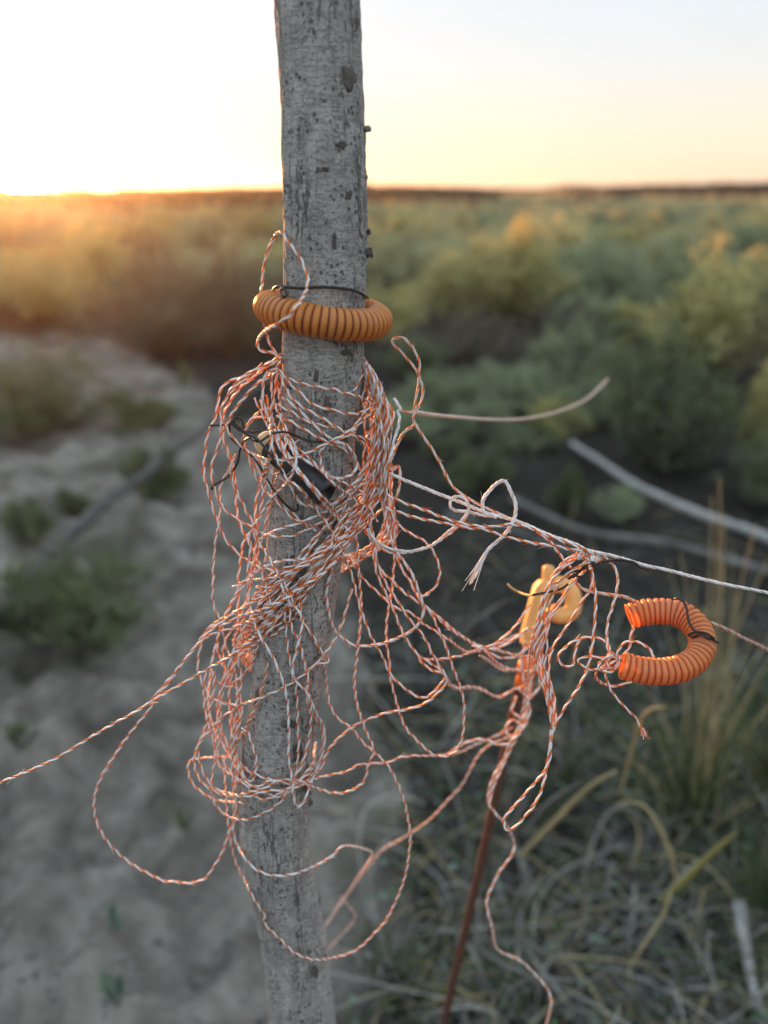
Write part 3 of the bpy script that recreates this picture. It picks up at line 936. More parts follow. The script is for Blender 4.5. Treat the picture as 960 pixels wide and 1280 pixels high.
    (D((300, 100), (400, 190), (480, 200), (560, 190), (640, 160), (720, 110, -.004), (790, 50, -.01)) + F_((410, 330), (425, 290)), .0),
    (E((640, 550), (700, 530), (780, 515), (860, 500), (910, 465), (960, 460, -.01)) + D((420, 1250, -.012), (480, 1220), (600, 1225, -.02), (700, 1215, -.05), (780, 1200, -.09), (860, 1160, -.11), (960, 1120, -.12), (1040, 1080, -.12)), .002),
    # far-side return strand that leaves behind the post
    (X((640, 918, -.12), (604, 938, -.13), (578, 978), (540, 1022), (505, 1046, -.16), (478, 1062), (462, 1080), (442, 1108, -.2), (420, 1138), (400, 1165), (380, 1180, -.2)), -.12),
    (X((425, 1120, -.2), (436, 1132), (444, 1143), (441, 1153), (430, 1165), (410, 1185, -.2)), -.12),
]
for ctrl, lift in post_loops:
    add_loop(on_post(ctrl, lift))

def family(rowsf, n, mix=0.45, seed=0):
    """A skein: n strands that share a route; rows = (px, py, dx, dy, spread, lift, lift range)."""
    r = np.random.default_rng(seed)
    for i in range(n):
        u0, v0 = (i + 0.5) / n * 2 - 1, r.uniform(0, 1)
        pts = []
        for k, (x, y, dx, dy, sp, lf, lr) in enumerate(rowsf):
            u = u0 * (1 - mix) + r.uniform(-1, 1) * mix
            v = np.clip(v0 * 0.7 + r.uniform(0, 1) * 0.3, 0, 1)
            al = r.normal(0, 3.0)
            pts.append((x + dx * sp * u - dy * al * .3, y + dy * sp * u + al * .8, lf + lr * v * (1 - 0.5 * abs(u))))
        add_loop(on_post(pts, 0.003, 0.6))

family([(432, 440, 0, 1, 4, -.05, .01), (452, 450, 1, 0, 2, -.022, .006), (459, 462, 1, 0, 4, -.004, .004), (467, 485, 1, .2, 15, -.008, .016), (474, 512, 1, .1, 22, -.008, .022), (474, 545, 1, 0, 24, -.006, .022),
        (471, 578, 1, 0, 19, -.004, .018), (463, 612, 1, .3, 26, -.002, .016), (438, 655, .9, .5, 32, .001, .012), (400, 700, .7, .7, 34, .001, .010),
        (358, 745, .7, .7, 34, .001, .010), (318, 788, .7, .7, 26, -.004, .010), (300, 815, .8, .5, 16, -.03, .01), (315, 830, 0, 1, 8, -.05, .01)], 17, 0.45, 5)
family([(432, 444, 0, 1, 4, -.05, .01), (454, 454, 1, 0, 2, -.02, .006), (464, 478, 1, .2, 10, -.006, .014), (472, 510, 1, .1, 22, -.006, .022), (473, 548, 1, 0, 24, -.004, .022),
        (468, 588, 1, 0, 20, .0, .018), (455, 630, 1, .3, 28, .002, .014), (415, 685, .8, .6, 30, .002, .010), (365, 735, .7, .7, 34, .002, .010),
        (318, 780, .7, .7, 30, .002, .008), (284, 830, 1, .3, 30, .0, .012), (272, 890, 1, 0, 22, -.004, .014), (282, 950, 1, 0, 26, -.004, .012), (320, 994, .2, 1, 14, .002, .004), (352, 990, .2, 1, 14, .002, .004), (386, 962, .5, .5, 9, .0, .004), (396, 930, 1, 0, 8, -.03, .01)], 3, 0.5, 6)
family([(430, 446, 0, 1, 3, -.05, .01), (456, 456, 1, 0, 2, -.014, .006), (470, 484, 1, .2, 14, -.002, .014), (478, 520, 1, .1, 18, -.002, .018), (478, 560, 1, 0, 16, .0, .016),
        (478, 600, 1, 0, 17, .0, .012), (486, 640, 1, 0, 13, -.004, .008), (484, 668, 1, .3, 14, -.01, .008), (462, 690, 1, .3, 16, -.014, .006), (425, 705, .7, .7, 14, -.03, .01), (400, 720, .7, .7, 10, -.06, .01)], 8, 0.45, 7)
family([(352, 444, 1, 0, 2, .0, .004), (345, 470, 1, 0, 6, .0, .006), (344, 510, 1, .2, 12, .002, .008), (348, 560, 1, .2, 18, .004, .008), (340, 610, 1, .2, 18, .004, .006), (330, 660, 1, .2, 15, .002, .006),
        (314, 715, 1, .3, 18, .0, .006), (292, 765, 1, .3, 20, -.002, .006), (282, 810, 1, .2, 18, -.004, .006), (292, 860, 1, 0, 16, -.002, .006)], 2, 0.55, 8)
family([(352, 446, 1, 0, 2, -.004, .004), (325, 462, .4, .8, 6, -.004, .006), (292, 490, .7, .7, 10, -.006, .008), (278, 530, 1, 0, 12, -.006, .008), (285, 590, 1, 0, 20, -.006, .008), (302, 650, 1, 0, 20, -.004, .006), (318, 700, 1, 0, 16, .0, .006), (330, 760, 1, 0, 18, .002, .005)], 1, 0.55, 9)
family([(395, 690, .7, .7, 18, .006, .004), (350, 705, .5, .8, 16, .005, .004), (318, 722, .4, .9, 14, .002, .004), (296, 755, .9, .4, 12, -.002, .004), (276, 790, 1, .3, 10, -.004, .004), (264, 840, 1, 0, 10, -.003, .006), (268, 900, 1, 0, 14, -.003, .006), (288, 960, 1, 0, 16, -.002, .004)], 1, 0.5, 12)

family([(330, 500, 1, 0, 14, .002, .006), (344, 545, .8, .6, 20, .003, .006), (372, 590, .7, .7, 20, .003, .006), (404, 625, .5, .8, 22, .003, .005), (432, 662, .5, .8, 18, .003, .006)], 4, 0.5, 31)

# ------------------------------------------------------------------ black tie wires
def plain_wire(name, label, cat, curves, r, mat, sides=6, group=None):
    """Top-level wire thing; more than one curve become its parts."""
    o0 = curves[0][0]
    if len(curves) == 1:
        V, F, ex = tube_arrays(resample3(curves[0], 0.0012)[0] - o0, r, sides)
        return tag(link(name, quad_mesh(name, V, F, [mat], ngons=ex), loc=tuple(o0)), label, cat, group)
    root = empty(name, label, cat, tuple(o0), group)
    for c in curves:
        V, F, ex = tube_arrays(resample3(c, 0.0012)[0] - o0, r, sides)
        link('wire_end', quad_mesh('wire_end', V, F, [mat], ngons=ex), root)
    return root

plain_wire('tie_wire', 'thin black tie wire looped round the post just above the amber ring', 'wire', [
    on_post(H((165, 345, -.012), (168, 325, -.008), (185, 312, -.003), (205, 312, .0005), (230, 315, .0005), (300, 320), (400, 315), (500, 320), (580, 335), (625, 358, .0), (640, 372, -.02)), .0012, 0),
    on_post(H((230, 316, .002), (205, 330), (205, 352), (222, 366, .004), (232, 352), (222, 330), (205, 320)), .002, 0)], 0.0008, M['black_wire'])
plain_wire('tie_wire', 'twisted black tie wire sticking out left of the black rubber sleeve', 'wire', [
    on_post(A((120, 595), (165, 596), (210, 592), (260, 580), (290, 550), (318, 543), (335, 565), (345, 620), (320, 610), (285, 585), (275, 560)), .006, 0),
    on_post(A((255, 580), (300, 610), (350, 645), (400, 685), (445, 705), (490, 680), (530, 650)), .009, 0),
    on_post(A((270, 590), (320, 630), (370, 660), (410, 695), (440, 690), (400, 665), (360, 640), (310, 600)), .012, 0),
    on_post(A((440, 690), (380, 680), (340, 710), (320, 760), (305, 840), (270, 900), (240, 940), (170, 980), (140, 1000), (132, 1022)), .006, 0),
    on_post(A((345, 632), (400, 642), (455, 632)), .009, 0),
    on_post(A((250, 590), (262, 680), (340, 750), (420, 820), (480, 920), (540, 1020), (590, 1090), (640, 1140), (680, 1168), (708, 1150), (700, 1120)), .004, 0),
    on_post(A((450, 700), (520, 790), (580, 880), (620, 930)), .012, 0),
    on_post(A((530, 650, .012), (620, 640, .012), (700, 670, .004), (780, 700, .003), (850, 705), (930, 690)), .006, 0)], 0.0007, M['black_wire'])
plain_wire('tie_wire', 'black wire wrapped across the right end of the open orange insulator', 'wire', [
    at_dist(Z3((680, 405, .512), (700, 406, .5085), (714, 428, .505), (722, 470, .501), (738, 498, .4975), (770, 515, .4925), (812, 537, .491)), amp=0),
    at_dist(Z3((722, 512, .500), (745, 504, .496), (775, 508, .491), (800, 525, .490)), amp=0),
    at_dist(Z3((722, 512, .500), (735, 520, .4965), (760, 512, .492), (785, 528, .490)), amp=0)], 0.0008, M['black_wire'])
plain_wire('tie_wire', 'black wire twisted through the wire bunch above the yellow insulator', 'wire', [
    at_dist(G((560, 172, .498), (620, 168), (690, 158), (735, 165), (770, 172), (800, 196), (845, 212, .505)), amp=0),
    at_dist(G((430, 238, .498), (465, 215), (500, 215), (528, 195), (540, 215), (505, 245), (470, 235), (440, 255)), amp=0),
    at_dist(G((500, 215, .497), (520, 185), (550, 175), (575, 170)), amp=0)], 0.0009, M['black_wire'])
plain_wire('tie_wire', 'black wire end poking left across the yellow insulator', 'wire', [
    at_dist(G((262, 335, .500), (310, 326), (360, 316), (405, 304), (440, 280)), amp=0)], 0.0008, M['black_wire'])
plain_wire('straw', 'pale dry stem tip left of the yellow insulator', 'stem', [at_dist(G((138, 280, .56), (160, 302), (195, 322), (240, 336, .53), (268, 334, .51)), amp=0)], 0.0009, M['straw'])

# ------------------------------------------------------------------ wires that lead away from the post
def wire_thing(name, label, curve, **kw):
    o = np.array(curve[0])
    V, me = wire_mesh(name, curve - o, **kw)
    return tag(link(name, me, loc=tuple(o)), label, 'wire')

WHITE3 = dict(mats=('white', 'white', 'pale'), helix=0.00055, fil=0.0006, pitch=0.011)
wire_thing('fence_wire', 'taut white fence wire running right from the post past the open insulator',
           at_dist(F_((-10, 112, .50), (30, 130), (110, 165), (200, 200), (300, 240), (400, 278), (500, 320), (600, 347, .498), (700, 382), (820, 432), (960, 482)) + G((540, 113), (620, 130), (720, 155, .503), (830, 188)) + X((840, 714), (900, 729), (960, 742, .52), (1060, 768, .55), (1250, 815, .62)), .5, amp=0.25), **WHITE3)
wire_thing('loose_wire', 'frayed white wire end curling up and over the taut fence wire',
           at_dist(F_((560, 345), (500, 318, .497), (492, 290), (500, 250), (540, 200), (575, 172), (605, 165, .494), (640, 230), (660, 290), (650, 360), (600, 440), (530, 500), (500, 545)), .495, amp=0.4), frayed_end=0.022, **WHITE3)
wire_thing('loose_wire', 'faded white wire knotted in a small loop and sagging back to the post',
           at_dist(F_((610, 345), (500, 338, .497), (420, 318), (350, 312), (330, 280), (355, 246), (405, 255), (424, 300), (380, 370), (320, 420), (250, 480), (180, 508), (100, 515), (0, 490), (-60, 440), (-80, 400)), .497, amp=0.4), mats=('pale', 'white', 'pale'), helix=0.00055, fil=0.0006, pitch=0.011)
wire_thing('loose_wire', 'orange and white wire stretched under the white fence wire, upper strand',
           at_dist(F_((20, 235, .49), (90, 270), (200, 310), (300, 350), (400, 380), (520, 395), (640, 380), (720, 395), (820, 440), (960, 490)) + G((540, 118), (580, 130)), .497, amp=0.3))
wire_thing('loose_wire', 'orange and white wire stretched under the white fence wire, lower strand',
           at_dist(F_((10, 300, .49), (80, 320), (170, 350), (290, 375), (420, 400), (500, 405), (600, 440), (720, 470), (850, 492), (960, 512)) + G((520, 105), (570, 120)), .501, amp=0.3))
wire_thing('loose_wire', 'pale narrow wire loop sticking up right of the post and tied to the fence wire',
           at_dist(B_((650, 495, .50), (700, 512, .503), (735, 500), (745, 430), (765, 300), (760, 245), (725, 195), (660, 120), (600, 60), (587, 35), (615, 14), (675, 22), (730, 90), (770, 180), (768, 270), (795, 350), (782, 440), (745, 505), (728, 550), (742, 590), (800, 680), (860, 760), (920, 870), (960, 950))
                   + F_((300, 120), (350, 200), (400, 240), (480, 285), (600, 340), (700, 385)), .503, amp=0.3), mats=('pale', 'orange', 'pale'), helix=0.0005, fil=0.00055, pitch=0.010)
wire_thing('loose_wire', 'short pale wire from the narrow loop down to the skein edge',
           at_dist(B_((728, 560, .503), (738, 592), (670, 640), (630, 710), (600, 780), (570, 850), (560, 880), (600, 890), (628, 860), (640, 920), (635, 1000), (615, 1080)), .50, amp=0.3), mats=('pale', 'orange', 'pale'), helix=0.0005, fil=0.00055, pitch=0.010)
wire_thing('loose_wire', 'short white wire twisted round the right edge of the skein',
           at_dist(B_((600, 420, .485), (635, 470), (650, 495), (620, 500), (640, 540), (630, 600), (600, 700), (580, 800)), .482, amp=0.5), **WHITE3)
wire_thing('fence_wire', 'blurred pale wire running back from the narrow loop and curving up',
           at_dist(X((516, 515, .505), (535, 518, .56), (565, 521, .62), (610, 525, .70), (660, 523, .78), (700, 514, .86), (735, 498, .95), (760, 474, 1.05)), .6, amp=0.2), mats=('pale', 'pale'), helix=0.0008, fil=0.0009, pitch=0.012)
wire_thing('fence_wire', 'orange and white wire running off to the lower left from the skein',
           at_dist(X((-160, 1040, .50), (-60, 1002, .51), (0, 979, .515), (60, 953), (120, 918), (185, 880), (225, 856), (250, 842), (285, 822, .51), (320, 795, .50)) , .515, amp=0.4))
wire_thing('fence_wire', 'orange and white wire reaching the skein from upper left side of big loop',
           at_dist(X((185, 880, .513), (212, 848), (240, 815), (262, 790), (295, 765, .505), (330, 745, .49)), .51, amp=0.3))
wire_thing('fence_wire', 'blurred pale wire leaving behind the open insulator to the right edge',
           at_dist(G((460, 255, .505), (490, 285), (520, 308), (620, 330), (720, 345, .52), (800, 378, .535)) + X((850, 770, .55), (893, 780, .57), (930, 798, .60), (965, 815, .64), (1100, 880, .75)), .52, amp=0.2), mats=('pale', 'orange', 'pale'), helix=0.0006, fil=0.0007, pitch=0.012)

# ------------------------------------------------------------------ second tangle hanging from the fence wire
t2_loc = at_depth(736, 694, 0.50)
tangle2 = empty('hanging_tangle', 'bunch of pale orange and white wire hanging from the fence wire beside the open insulator', 'wire', tuple(t2_loc))
PALE = {}
hang = [
    (G((280, 20), (340, 60), (385, 115), (420, 165), (450, 200)), .500),
    (G((560, 150), (500, 130), (420, 170), (350, 260), (310, 370), (290, 480), (285, 590), (310, 700), (340, 830), (360, 960), (350, 1060), (330, 1200)) + Q((312, 330), (300, 355), (303, 372), (320, 374), (350, 345), (385, 295), (405, 230), (418, 150), (425, 118)) + G((430, 890), (500, 790), (550, 660), (575, 500), (580, 350), (560, 220), (540, 160)), .500),
    (G((540, 200), (480, 260), (420, 330), (350, 450), (310, 560), (300, 680), (330, 770), (365, 900), (370, 1000)), .503),
    (G((520, 110), (590, 130), (640, 160), (680, 210), (690, 265), (670, 370), (640, 470), (635, 580), (650, 640), (620, 690), (580, 715)), .500),
    (G((560, 200), (560, 290), (500, 380), (440, 480), (380, 570), (350, 660), (345, 750), (370, 850), (378, 960), (372, 1010)), .505),
    (G((520, 130), (440, 180), (370, 250), (330, 340), (305, 450), (290, 540), (275, 620), (300, 740), (335, 860), (365, 1000)), .498),
    (G((550, 170), (480, 200), (410, 260), (360, 350), (340, 450), (300, 560), (290, 660), (320, 800), (350, 930), (362, 1010)), .496),
    (G((540, 140), (460, 160), (400, 210), (340, 300), (320, 420), (330, 520), (310, 620), (325, 760), (360, 880), (372, 990)), .502),
    (G((560, 200), (500, 240), (440, 300), (400, 380), (350, 460), (330, 560), (335, 600), (320, 680), (345, 790), (368, 920)), .499),
    (G((545, 150), (470, 230), (390, 270), (330, 320), (300, 420), (280, 500), (250, 600, .52), (240, 700, .56), (230, 820, .60), (200, 960, .62)), .500),
    (G((650, 640), (640, 575), (560, 545), (480, 560), (410, 610), (385, 650), (420, 690), (465, 682), (480, 600), (500, 565)), .504),
    (G((870, 652, .487), (840, 600, .49), (780, 570), (730, 570), (690, 620), (695, 690), (650, 722), (600, 710), (590, 680), (640, 640), (670, 620)), .497),
    (G((640, 620), (628, 680), (630, 740), (660, 820), (720, 890), (780, 950), (815, 1010)), .497),
    (G((580, 715), (580, 750, .515), (620, 785, .53), (690, 790), (760, 765, .53)), .51),
    (G((700, 640), (610, 650), (530, 645), (490, 665), (510, 690), (560, 710), (640, 700), (700, 700)), .500),
    (G((780, 480, .525), (755, 530), (745, 600), (700, 650), (640, 690)), .51),
    (G((640, 640), (660, 620), (690, 680), (650, 700), (625, 660), (660, 640), (700, 660)), .495),
    (G((250, 380, .56), (180, 490), (90, 570), (20, 600), (-40, 590)), .58),
    (G((240, 500, .58), (160, 560), (80, 605), (20, 600), (-30, 580)), .58),
    (G((250, 590, .60), (180, 640), (110, 650), (50, 625), (0, 590)), .59),
]
for k, (ctrl, d) in enumerate(hang):
    add_loop(at_dist(ctrl, d, 0.5), tangle2, t2_loc, **PALE, **({'frayed_end': 0.005} if k == 12 else {}))
for k in range(7):     # the little wrapped knot on the fence wire
    r = np.random.default_rng(40 + k)
    cx = 500 + k * 16
    pts = [(cx + 14 * math.cos(a) + r.normal(0, 3), 130 + k * 3 + 24 * math.sin(a) + r.normal(0, 3), .500 + 0.003 * math.cos(a + 1)) for a in np.linspace(0, 7.5, 12)]
    add_loop(at_dist(G(*pts), .5, 0.2), tangle2, t2_loc, **PALE)

# ------------------------------------------------------------------ rusty step-in rod with yellow clip, behind the bunch
rod_top = at_depth(656, 822, 0.69)
rod_mid = at_depth(556, 1280, 0.90)
dirv = rod_mid - rod_top
rod_foot = rod_top + dirv * ((rod_top[2] + 0.06) / (rod_top[2] - rod_mid[2]))
rod = empty('fence_rod', 'thin rusty steel rod leaning behind the hanging wire, with orange cap', 'rod', (rod_foot[0], rod_foot[1], 0.0))
ro = np.array(rod.location)
rc = rod_top + (rod_foot - rod_top) * np.linspace(0, 1, 120)[:, None]
rc += np.stack([0.0012 * np.sin(np.linspace(0, 9, 120)), 0 * rc[:, 0], 0 * rc[:, 0]], 1)
V, F, ex = tube_arrays(rc - ro, 0.0042 + 0.0003 * np.sin(np.arange(120) * 2.1), 10)
link('shaft', quad_mesh('shaft', V, F, [M['rust']], ngons=ex), rod)
V, F = [], []
dd = -dirv / np.linalg.norm(dirv)
nn = np.cross(dd, [0, 1, 0]); nn /= np.linalg.norm(nn); bb = np.cross(dd, nn)
cap_prof = [(-0.016, .0046), (-0.016, .0075), (-0.010, .0080), (-0.007, .0066), (-0.003, .0068), (-0.001, .0088), (0.004, .0092), (0.008, .0078), (0.010, .0045), (0.0105, .0004)]
cap_c = at_depth(659, 838, 0.69)
for t, r in cap_prof:
    for j in range(24):
        q = 2 * math.pi * j / 24
        V.append(cap_c + dd * t + r * (math.cos(q) * nn + math.sin(q) * bb) - ro)
for i in range(len(cap_prof) - 1):
    for j in range(24):
        F.append((i * 24 + j, i * 24 + (j + 1) % 24, (i + 1) * 24 + (j + 1) % 24, (i + 1) * 24 + j))
link('rod_cap', quad_mesh('rod_cap', np.array(V), np.array(F), [M['knob']]), rod)

def slab(name, poly, depth, thick, mat, parent, off, bevel=0.0012):
    """Moulded plate: outline in photo pixels at a given distance, real thickness, rounded edges."""
    front = [at_depth(x, y, depth) for x, y in poly]
    nrm = np.array([0, CP, -SP])
    back = [p + nrm * thick for p in front]
    n = len(poly)
    me = bpy.data.meshes.new(name)
    me.from_pydata([tuple(p - off) for p in front + back], [], [list(range(n))[::-1], list(range(n, 2 * n))] + [(i, (i + 1) % n, n + (i + 1) % n, n + i) for i in range(n)])
    me.materials.append(mat)
    o = link(name, me, parent)
    bv = o.modifiers.new('bevel', 'BEVEL'); bv.width = bevel; bv.segments = 3; bv.limit_method = 'ANGLE'
    for p in me.polygons:
        p.use_smooth = True
    return o
yc_loc = at_depth(680, 750, 0.685)
clip = empty('clip_insulator', 'yellow plastic clip insulator behind the hanging wire bunch on the rusty rod', 'insulator', tuple(yc_loc))
slab('clip_stem', G((282, 292), (312, 262), (345, 262), (360, 300), (330, 400), (300, 470), (268, 590), (212, 586), (216, 530), (240, 440), (258, 370)), 0.68, 0.016, M['yellow'], clip, yc_loc)
slab('clip_top', G((322, 195), (345, 186), (374, 192), (380, 250), (352, 268), (318, 262)), 0.685, 0.010, M['yellow'], clip, yc_loc, 0.0015)
hk = at_dist(G((345, 290, .69), (400, 282), (445, 300), (468, 350), (462, 410), (420, 438), (375, 430), (352, 400)), amp=0) - yc_loc
V, F, ex = tube_arrays(resample3(hk, 0.001)[0], 0.0070, 14)
slab('clip_rib', G((296, 300), (306, 300), (262, 470), (240, 560), (230, 556), (252, 466)), 0.678, 0.004, M['yellow'], clip, yc_loc, 0.0005)
link('clip_hook', quad_mesh('clip_hook', V, F, [M['yellow']], ngons=ex), clip)

rodwire = [
    (X((668, 800, .62), (660, 830, .635), (664, 860), (655, 890, .645), (648, 910), (640, 925), (630, 950, .66), (615, 975), (610, 1000), (618, 1015), (632, 1030), (642, 1048, .68), (640, 1068), (622, 1095), (609, 1125), (615, 1160), (622, 1188, .72), (650, 1202), (672, 1220), (686, 1240), (688, 1262), (680, 1290, .8)), .64),
    (X((672, 800, .62), (668, 835, .632), (660, 865, .64), (655, 900), (640, 935, .65), (622, 970), (614, 990), (610, 1005)), .64),
    (X((656, 800, .63), (652, 835), (658, 870), (662, 890), (650, 915), (628, 932), (600, 925, .64), (580, 930), (560, 942)), .65),
    (X((665, 795, .625), (672, 830), (675, 855), (662, 872), (650, 860)), .64),
    (F_((760, 1110, .65), (720, 1120, .655), (660, 1108), (590, 1110, .63), (530, 1070, .60), (480, 1040, .57)), .63),
    (F_((740, 1180, .65), (680, 1200, .66), (640, 1212), (580, 1245), (500, 1210, .64), (430, 1190, .62), (370, 1200, .60), (330, 1180, .57)), .64),
    (X((650, 905, .65), (640, 900), (632, 915), (648, 920), (655, 900), (640, 890), (645, 870)), .65),
]
rw_off = at_depth(655, 860, 0.64)
rwt = empty('rod_tangle', 'blurred strands of pale wire wound down the rusty rod below the yellow clip', 'wire', tuple(rw_off))
for ctrl, d in rodwire:
    add_loop(at_dist(ctrl, d, 0.8), rwt, rw_off, mats=('orange', 'pale', 'white'), helix=0.0006, fil=0.0006, pitch=0.010)

# ------------------------------------------------------------------ shrubs
def bush_arrays(h, w, nst, nleaf, ll, lw, seed, up=0.55, flat=0.0):
    """Stems fan out from the root and fork; leaves crowd their outer halves. Returns stem tubes and leaf quads."""
    r = np.random.default_rng(seed)
    stems, tips = [], []
    clumps = [(r.uniform(0, 6.28), r.uniform(0.35, 1.0), r.uniform(0.72, 1.08)) for _ in range(max(5, nst // 6))]
    for i in range(nst):
        ca, cr, chh = clumps[i % len(clumps)]
        a = ca + r.normal(0, 0.35)
        rad = np.clip(cr + r.normal(0, 0.16), 0.02, 1.05)
        top = np.array([math.cos(a) * rad * w / 2, math.sin(a) * rad * w / 2, h * chh * (1 - 0.55 * rad ** 2.2) * r.uniform(0.75, 1.08)])
        top[2] = max(top[2], 0.12 * h)
        root = np.array([r.normal(0, 0.03), r.normal(0, 0.03), -0.02]) * w
        mid = root * 0.5 + top * 0.5 + np.array([math.cos(a), math.sin(a), 0]) * w * 0.04 + r.normal(0, 0.03 * h, 3)
        t = np.linspace(0, 1, 7)[:, None]
        P = (1 - t) ** 2 * root + 2 * t * (1 - t) * mid + t ** 2 * top
        stems.append((P, np.linspace(0.008, 0.0015, 7) * (h / 0.8)))
        tips.append(P)
    LV = np.zeros((nleaf, 4, 3))
    for k in range(nleaf):
        P = tips[r.integers(0, nst)]
        t = 1 - 0.75 * r.random() ** 1.5
        f = t * 6
        i = min(5, int(f))
        c = P[i] + (P[i + 1] - P[i]) * (f - i) + r.normal(0, 0.035 * max(h, w), 3) * (1.15 - 0.4 * t)
        d = np.array([r.normal(0, 0.7), r.normal(0, 0.7), up + r.normal(0, 0.5)])
        d /= np.linalg.norm(d)
        s = np.cross(d, r.normal(0, 1, 3)); s /= np.linalg.norm(s) + 1e-9
        L, W = ll * r.uniform(0.6, 1.3), lw * r.uniform(0.6, 1.3)
        if c[2] < 0.01:
            c[2] = 0.01 + r.random() * 0.05
        LV[k, 0] = c
        LV[k, 1] = c + d * L * 0.45 + s * W / 2
        LV[k, 2] = c + d * L
        LV[k, 3] = c + d * L * 0.45 - s * W / 2
    LF = np.arange(nleaf * 4).reshape(-1, 4)
    sv = []
    for P, R in stems:
        V, F, ex = tube_arrays(P, R, 4, cap=False)
        sv.append((V, F, 0))
    SV, SF, _ = join_arrays(sv)
    return SV, SF, LV.reshape(-1, 3), LF

BUSH = {}
def bush_variant(key, mat, *args, **kw):
    SV, SF, LV, LF = bush_arrays(*args, **kw)
    BUSH[key] = (quad_mesh('stems_' + key, SV, SF, [M['twig']]), quad_mesh('foliage_' + key, LV, LF, [M[mat]], smooth=False))
    return key

for i in range(3):
    bush_variant(f'sage{i}', 'sage', 0.9, 1.25, 80, 4200, 0.060, 0.027, 100 + i)
    bush_variant(f'gold{i}', 'gold', 0.9, 1.2, 80, 4000, 0.062, 0.025, 120 + i)
for i in range(3):  # far-field variants with the sunlit look painted into the foliage
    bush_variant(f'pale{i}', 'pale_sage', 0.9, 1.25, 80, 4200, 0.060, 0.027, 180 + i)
    bush_variant(f'wheat{i}', 'gold_lit', 0.9, 1.2, 80, 4000, 0.062, 0.025, 190 + i)
for i in range(2):
    bush_variant(f'brown{i}', 'brown', 0.9, 1.1, 80, 2400, 0.050, 0.016, 140 + i)
    bush_variant(f'green{i}', 'green', 0.8, 1.1, 70, 3400, 0.055, 0.022, 150 + i)
    bush_variant(f'tuft{i}', 'green', 0.30, 0.42, 60, 2600, 0.055, 0.007, 160 + i, up=1.3)
bush_variant('sprig0', 'green', 0.16, 0.2, 16, 240, 0.035, 0.014, 170, up=0.8)
bush_variant('sprig1', 'clover', 0.10, 0.16, 14, 200, 0.028, 0.014, 171, up=0.7)

def shrub(key, x, y, s, sz, label, cat='shrub', group=None, name='shrub'):
    root = empty(name, label, cat, (x, y, gh(x, y)), group)
    root.rotation_euler = (0, 0, random.uniform(0, 6.28))
    root.scale = (s, s, sz)
    st, fo = BUSH[key]
    link('stems', st, root)
    link('foliage', fo, root)
    return root

def shrub_px(key, px, py, hpx, wpx, label, **kw):
    """Stand a shrub with its foot at ground pixel (px, py), hpx tall and wpx wide in the photo."""
    p = at_ground(px, py)
    dep = np.linalg.norm(p - np.array([0, 0, CAM_H])) * 1.0
    # height from the top pixel at the same distance
    Y = p[1]
    top = at_y(px, py - hpx, Y)
    hgt = max(0.04, top[2])
    wid = wpx * (Y / ray(px, py)[1]) / FPX
    ref = {'s': (0.9, 1.25), 'g': (0.9, 1.2), 'b': (0.9, 1.1), 't': (0.30, 0.42)}
    rh, rw = (0.8, 1.1) if key.startswith('green') else (0.16, 0.2) if key == 'sprig0' else (0.10, 0.16) if key == 'sprig1' else ref[key[0]]
    return shrub(key, p[0], p[1], wid / rw, hgt / rh, label, **kw)

shrub_px('green0', 62, 535, 118, 215, 'rounded dark green bush on sand at the left edge')
shrub_px('tuft0', 172, 530, 46, 120, 'low green tuft just right of the rounded dark green bush')
shrub_px('tuft1', 125, 806, 112, 255, 'wide grassy green clump on the sand at lower left', name='grass_clump', cat='grass clump')
shrub_px('tuft0', 85, 640, 48, 60, 'small green clump on the sand above the wide grassy clump', name='grass_clump', cat='grass clump')
shrub_px('tuft1', 185, 615, 60, 100, 'spreading green clump beside the pole lying on the sand', name='grass_clump', cat='grass clump')
shrub_px('tuft1', 35, 690, 55, 70, 'green clump at the left edge in front of the lying pole', name='grass_clump', cat='grass clump')
shrub_px('sprig0', 228, 485, 30, 30, 'tiny green sprig alone on pale sand left of the post', name='sprig', cat='plant')
shrub_px('sprig0', 28, 950, 28, 45, 'small green sprig on shaded sand at lower left edge', name='sprig', cat='plant')
shrub_px('sprig0', 232, 1045, 26, 30, 'tiny green sprig on sand inside the big hanging wire loop', name='sprig', cat='plant')
shrub_px('sprig1', 148, 1190, 24, 30, 'tiny pale grey green sprig at the bottom left', name='sprig', cat='plant')
shrub_px('sprig1', 150, 1275, 40, 40, 'pale grey green sprig at the bottom edge left of post', name='sprig', cat='plant')
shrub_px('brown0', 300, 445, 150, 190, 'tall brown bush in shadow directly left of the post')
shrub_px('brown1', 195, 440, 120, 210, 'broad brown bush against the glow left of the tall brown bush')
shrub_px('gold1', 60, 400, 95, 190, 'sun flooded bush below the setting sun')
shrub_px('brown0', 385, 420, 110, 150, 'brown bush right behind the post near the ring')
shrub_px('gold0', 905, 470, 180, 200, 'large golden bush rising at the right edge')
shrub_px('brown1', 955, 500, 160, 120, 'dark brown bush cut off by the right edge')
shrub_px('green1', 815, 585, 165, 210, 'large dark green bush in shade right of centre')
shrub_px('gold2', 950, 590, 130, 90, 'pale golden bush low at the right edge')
shrub_px('green0', 960, 632, 100, 130, 'dark green bush at the right edge above the grey log')
shrub_px('brown0', 585, 455, 80, 190, 'wide brown shrub behind the blurred curving wire')
shrub_px('brown1', 690, 440, 72, 130, 'brown shrub between the wide brown shrub and the green bush')
shrub_px('sage0', 720, 480, 90, 140, 'grey green bush behind the end of the curving wire')
shrub_px('sage2', 545, 515, 62, 120, 'low grey green bush just right of the wire skein')
shrub_px('sage1', 640, 520, 58, 130, 'low pale bush under the curving blurred wire')
shrub_px('tuft0', 710, 640, 60, 55, 'leafy green clump on dark soil above the fence wire', name='grass_clump', cat='grass clump')
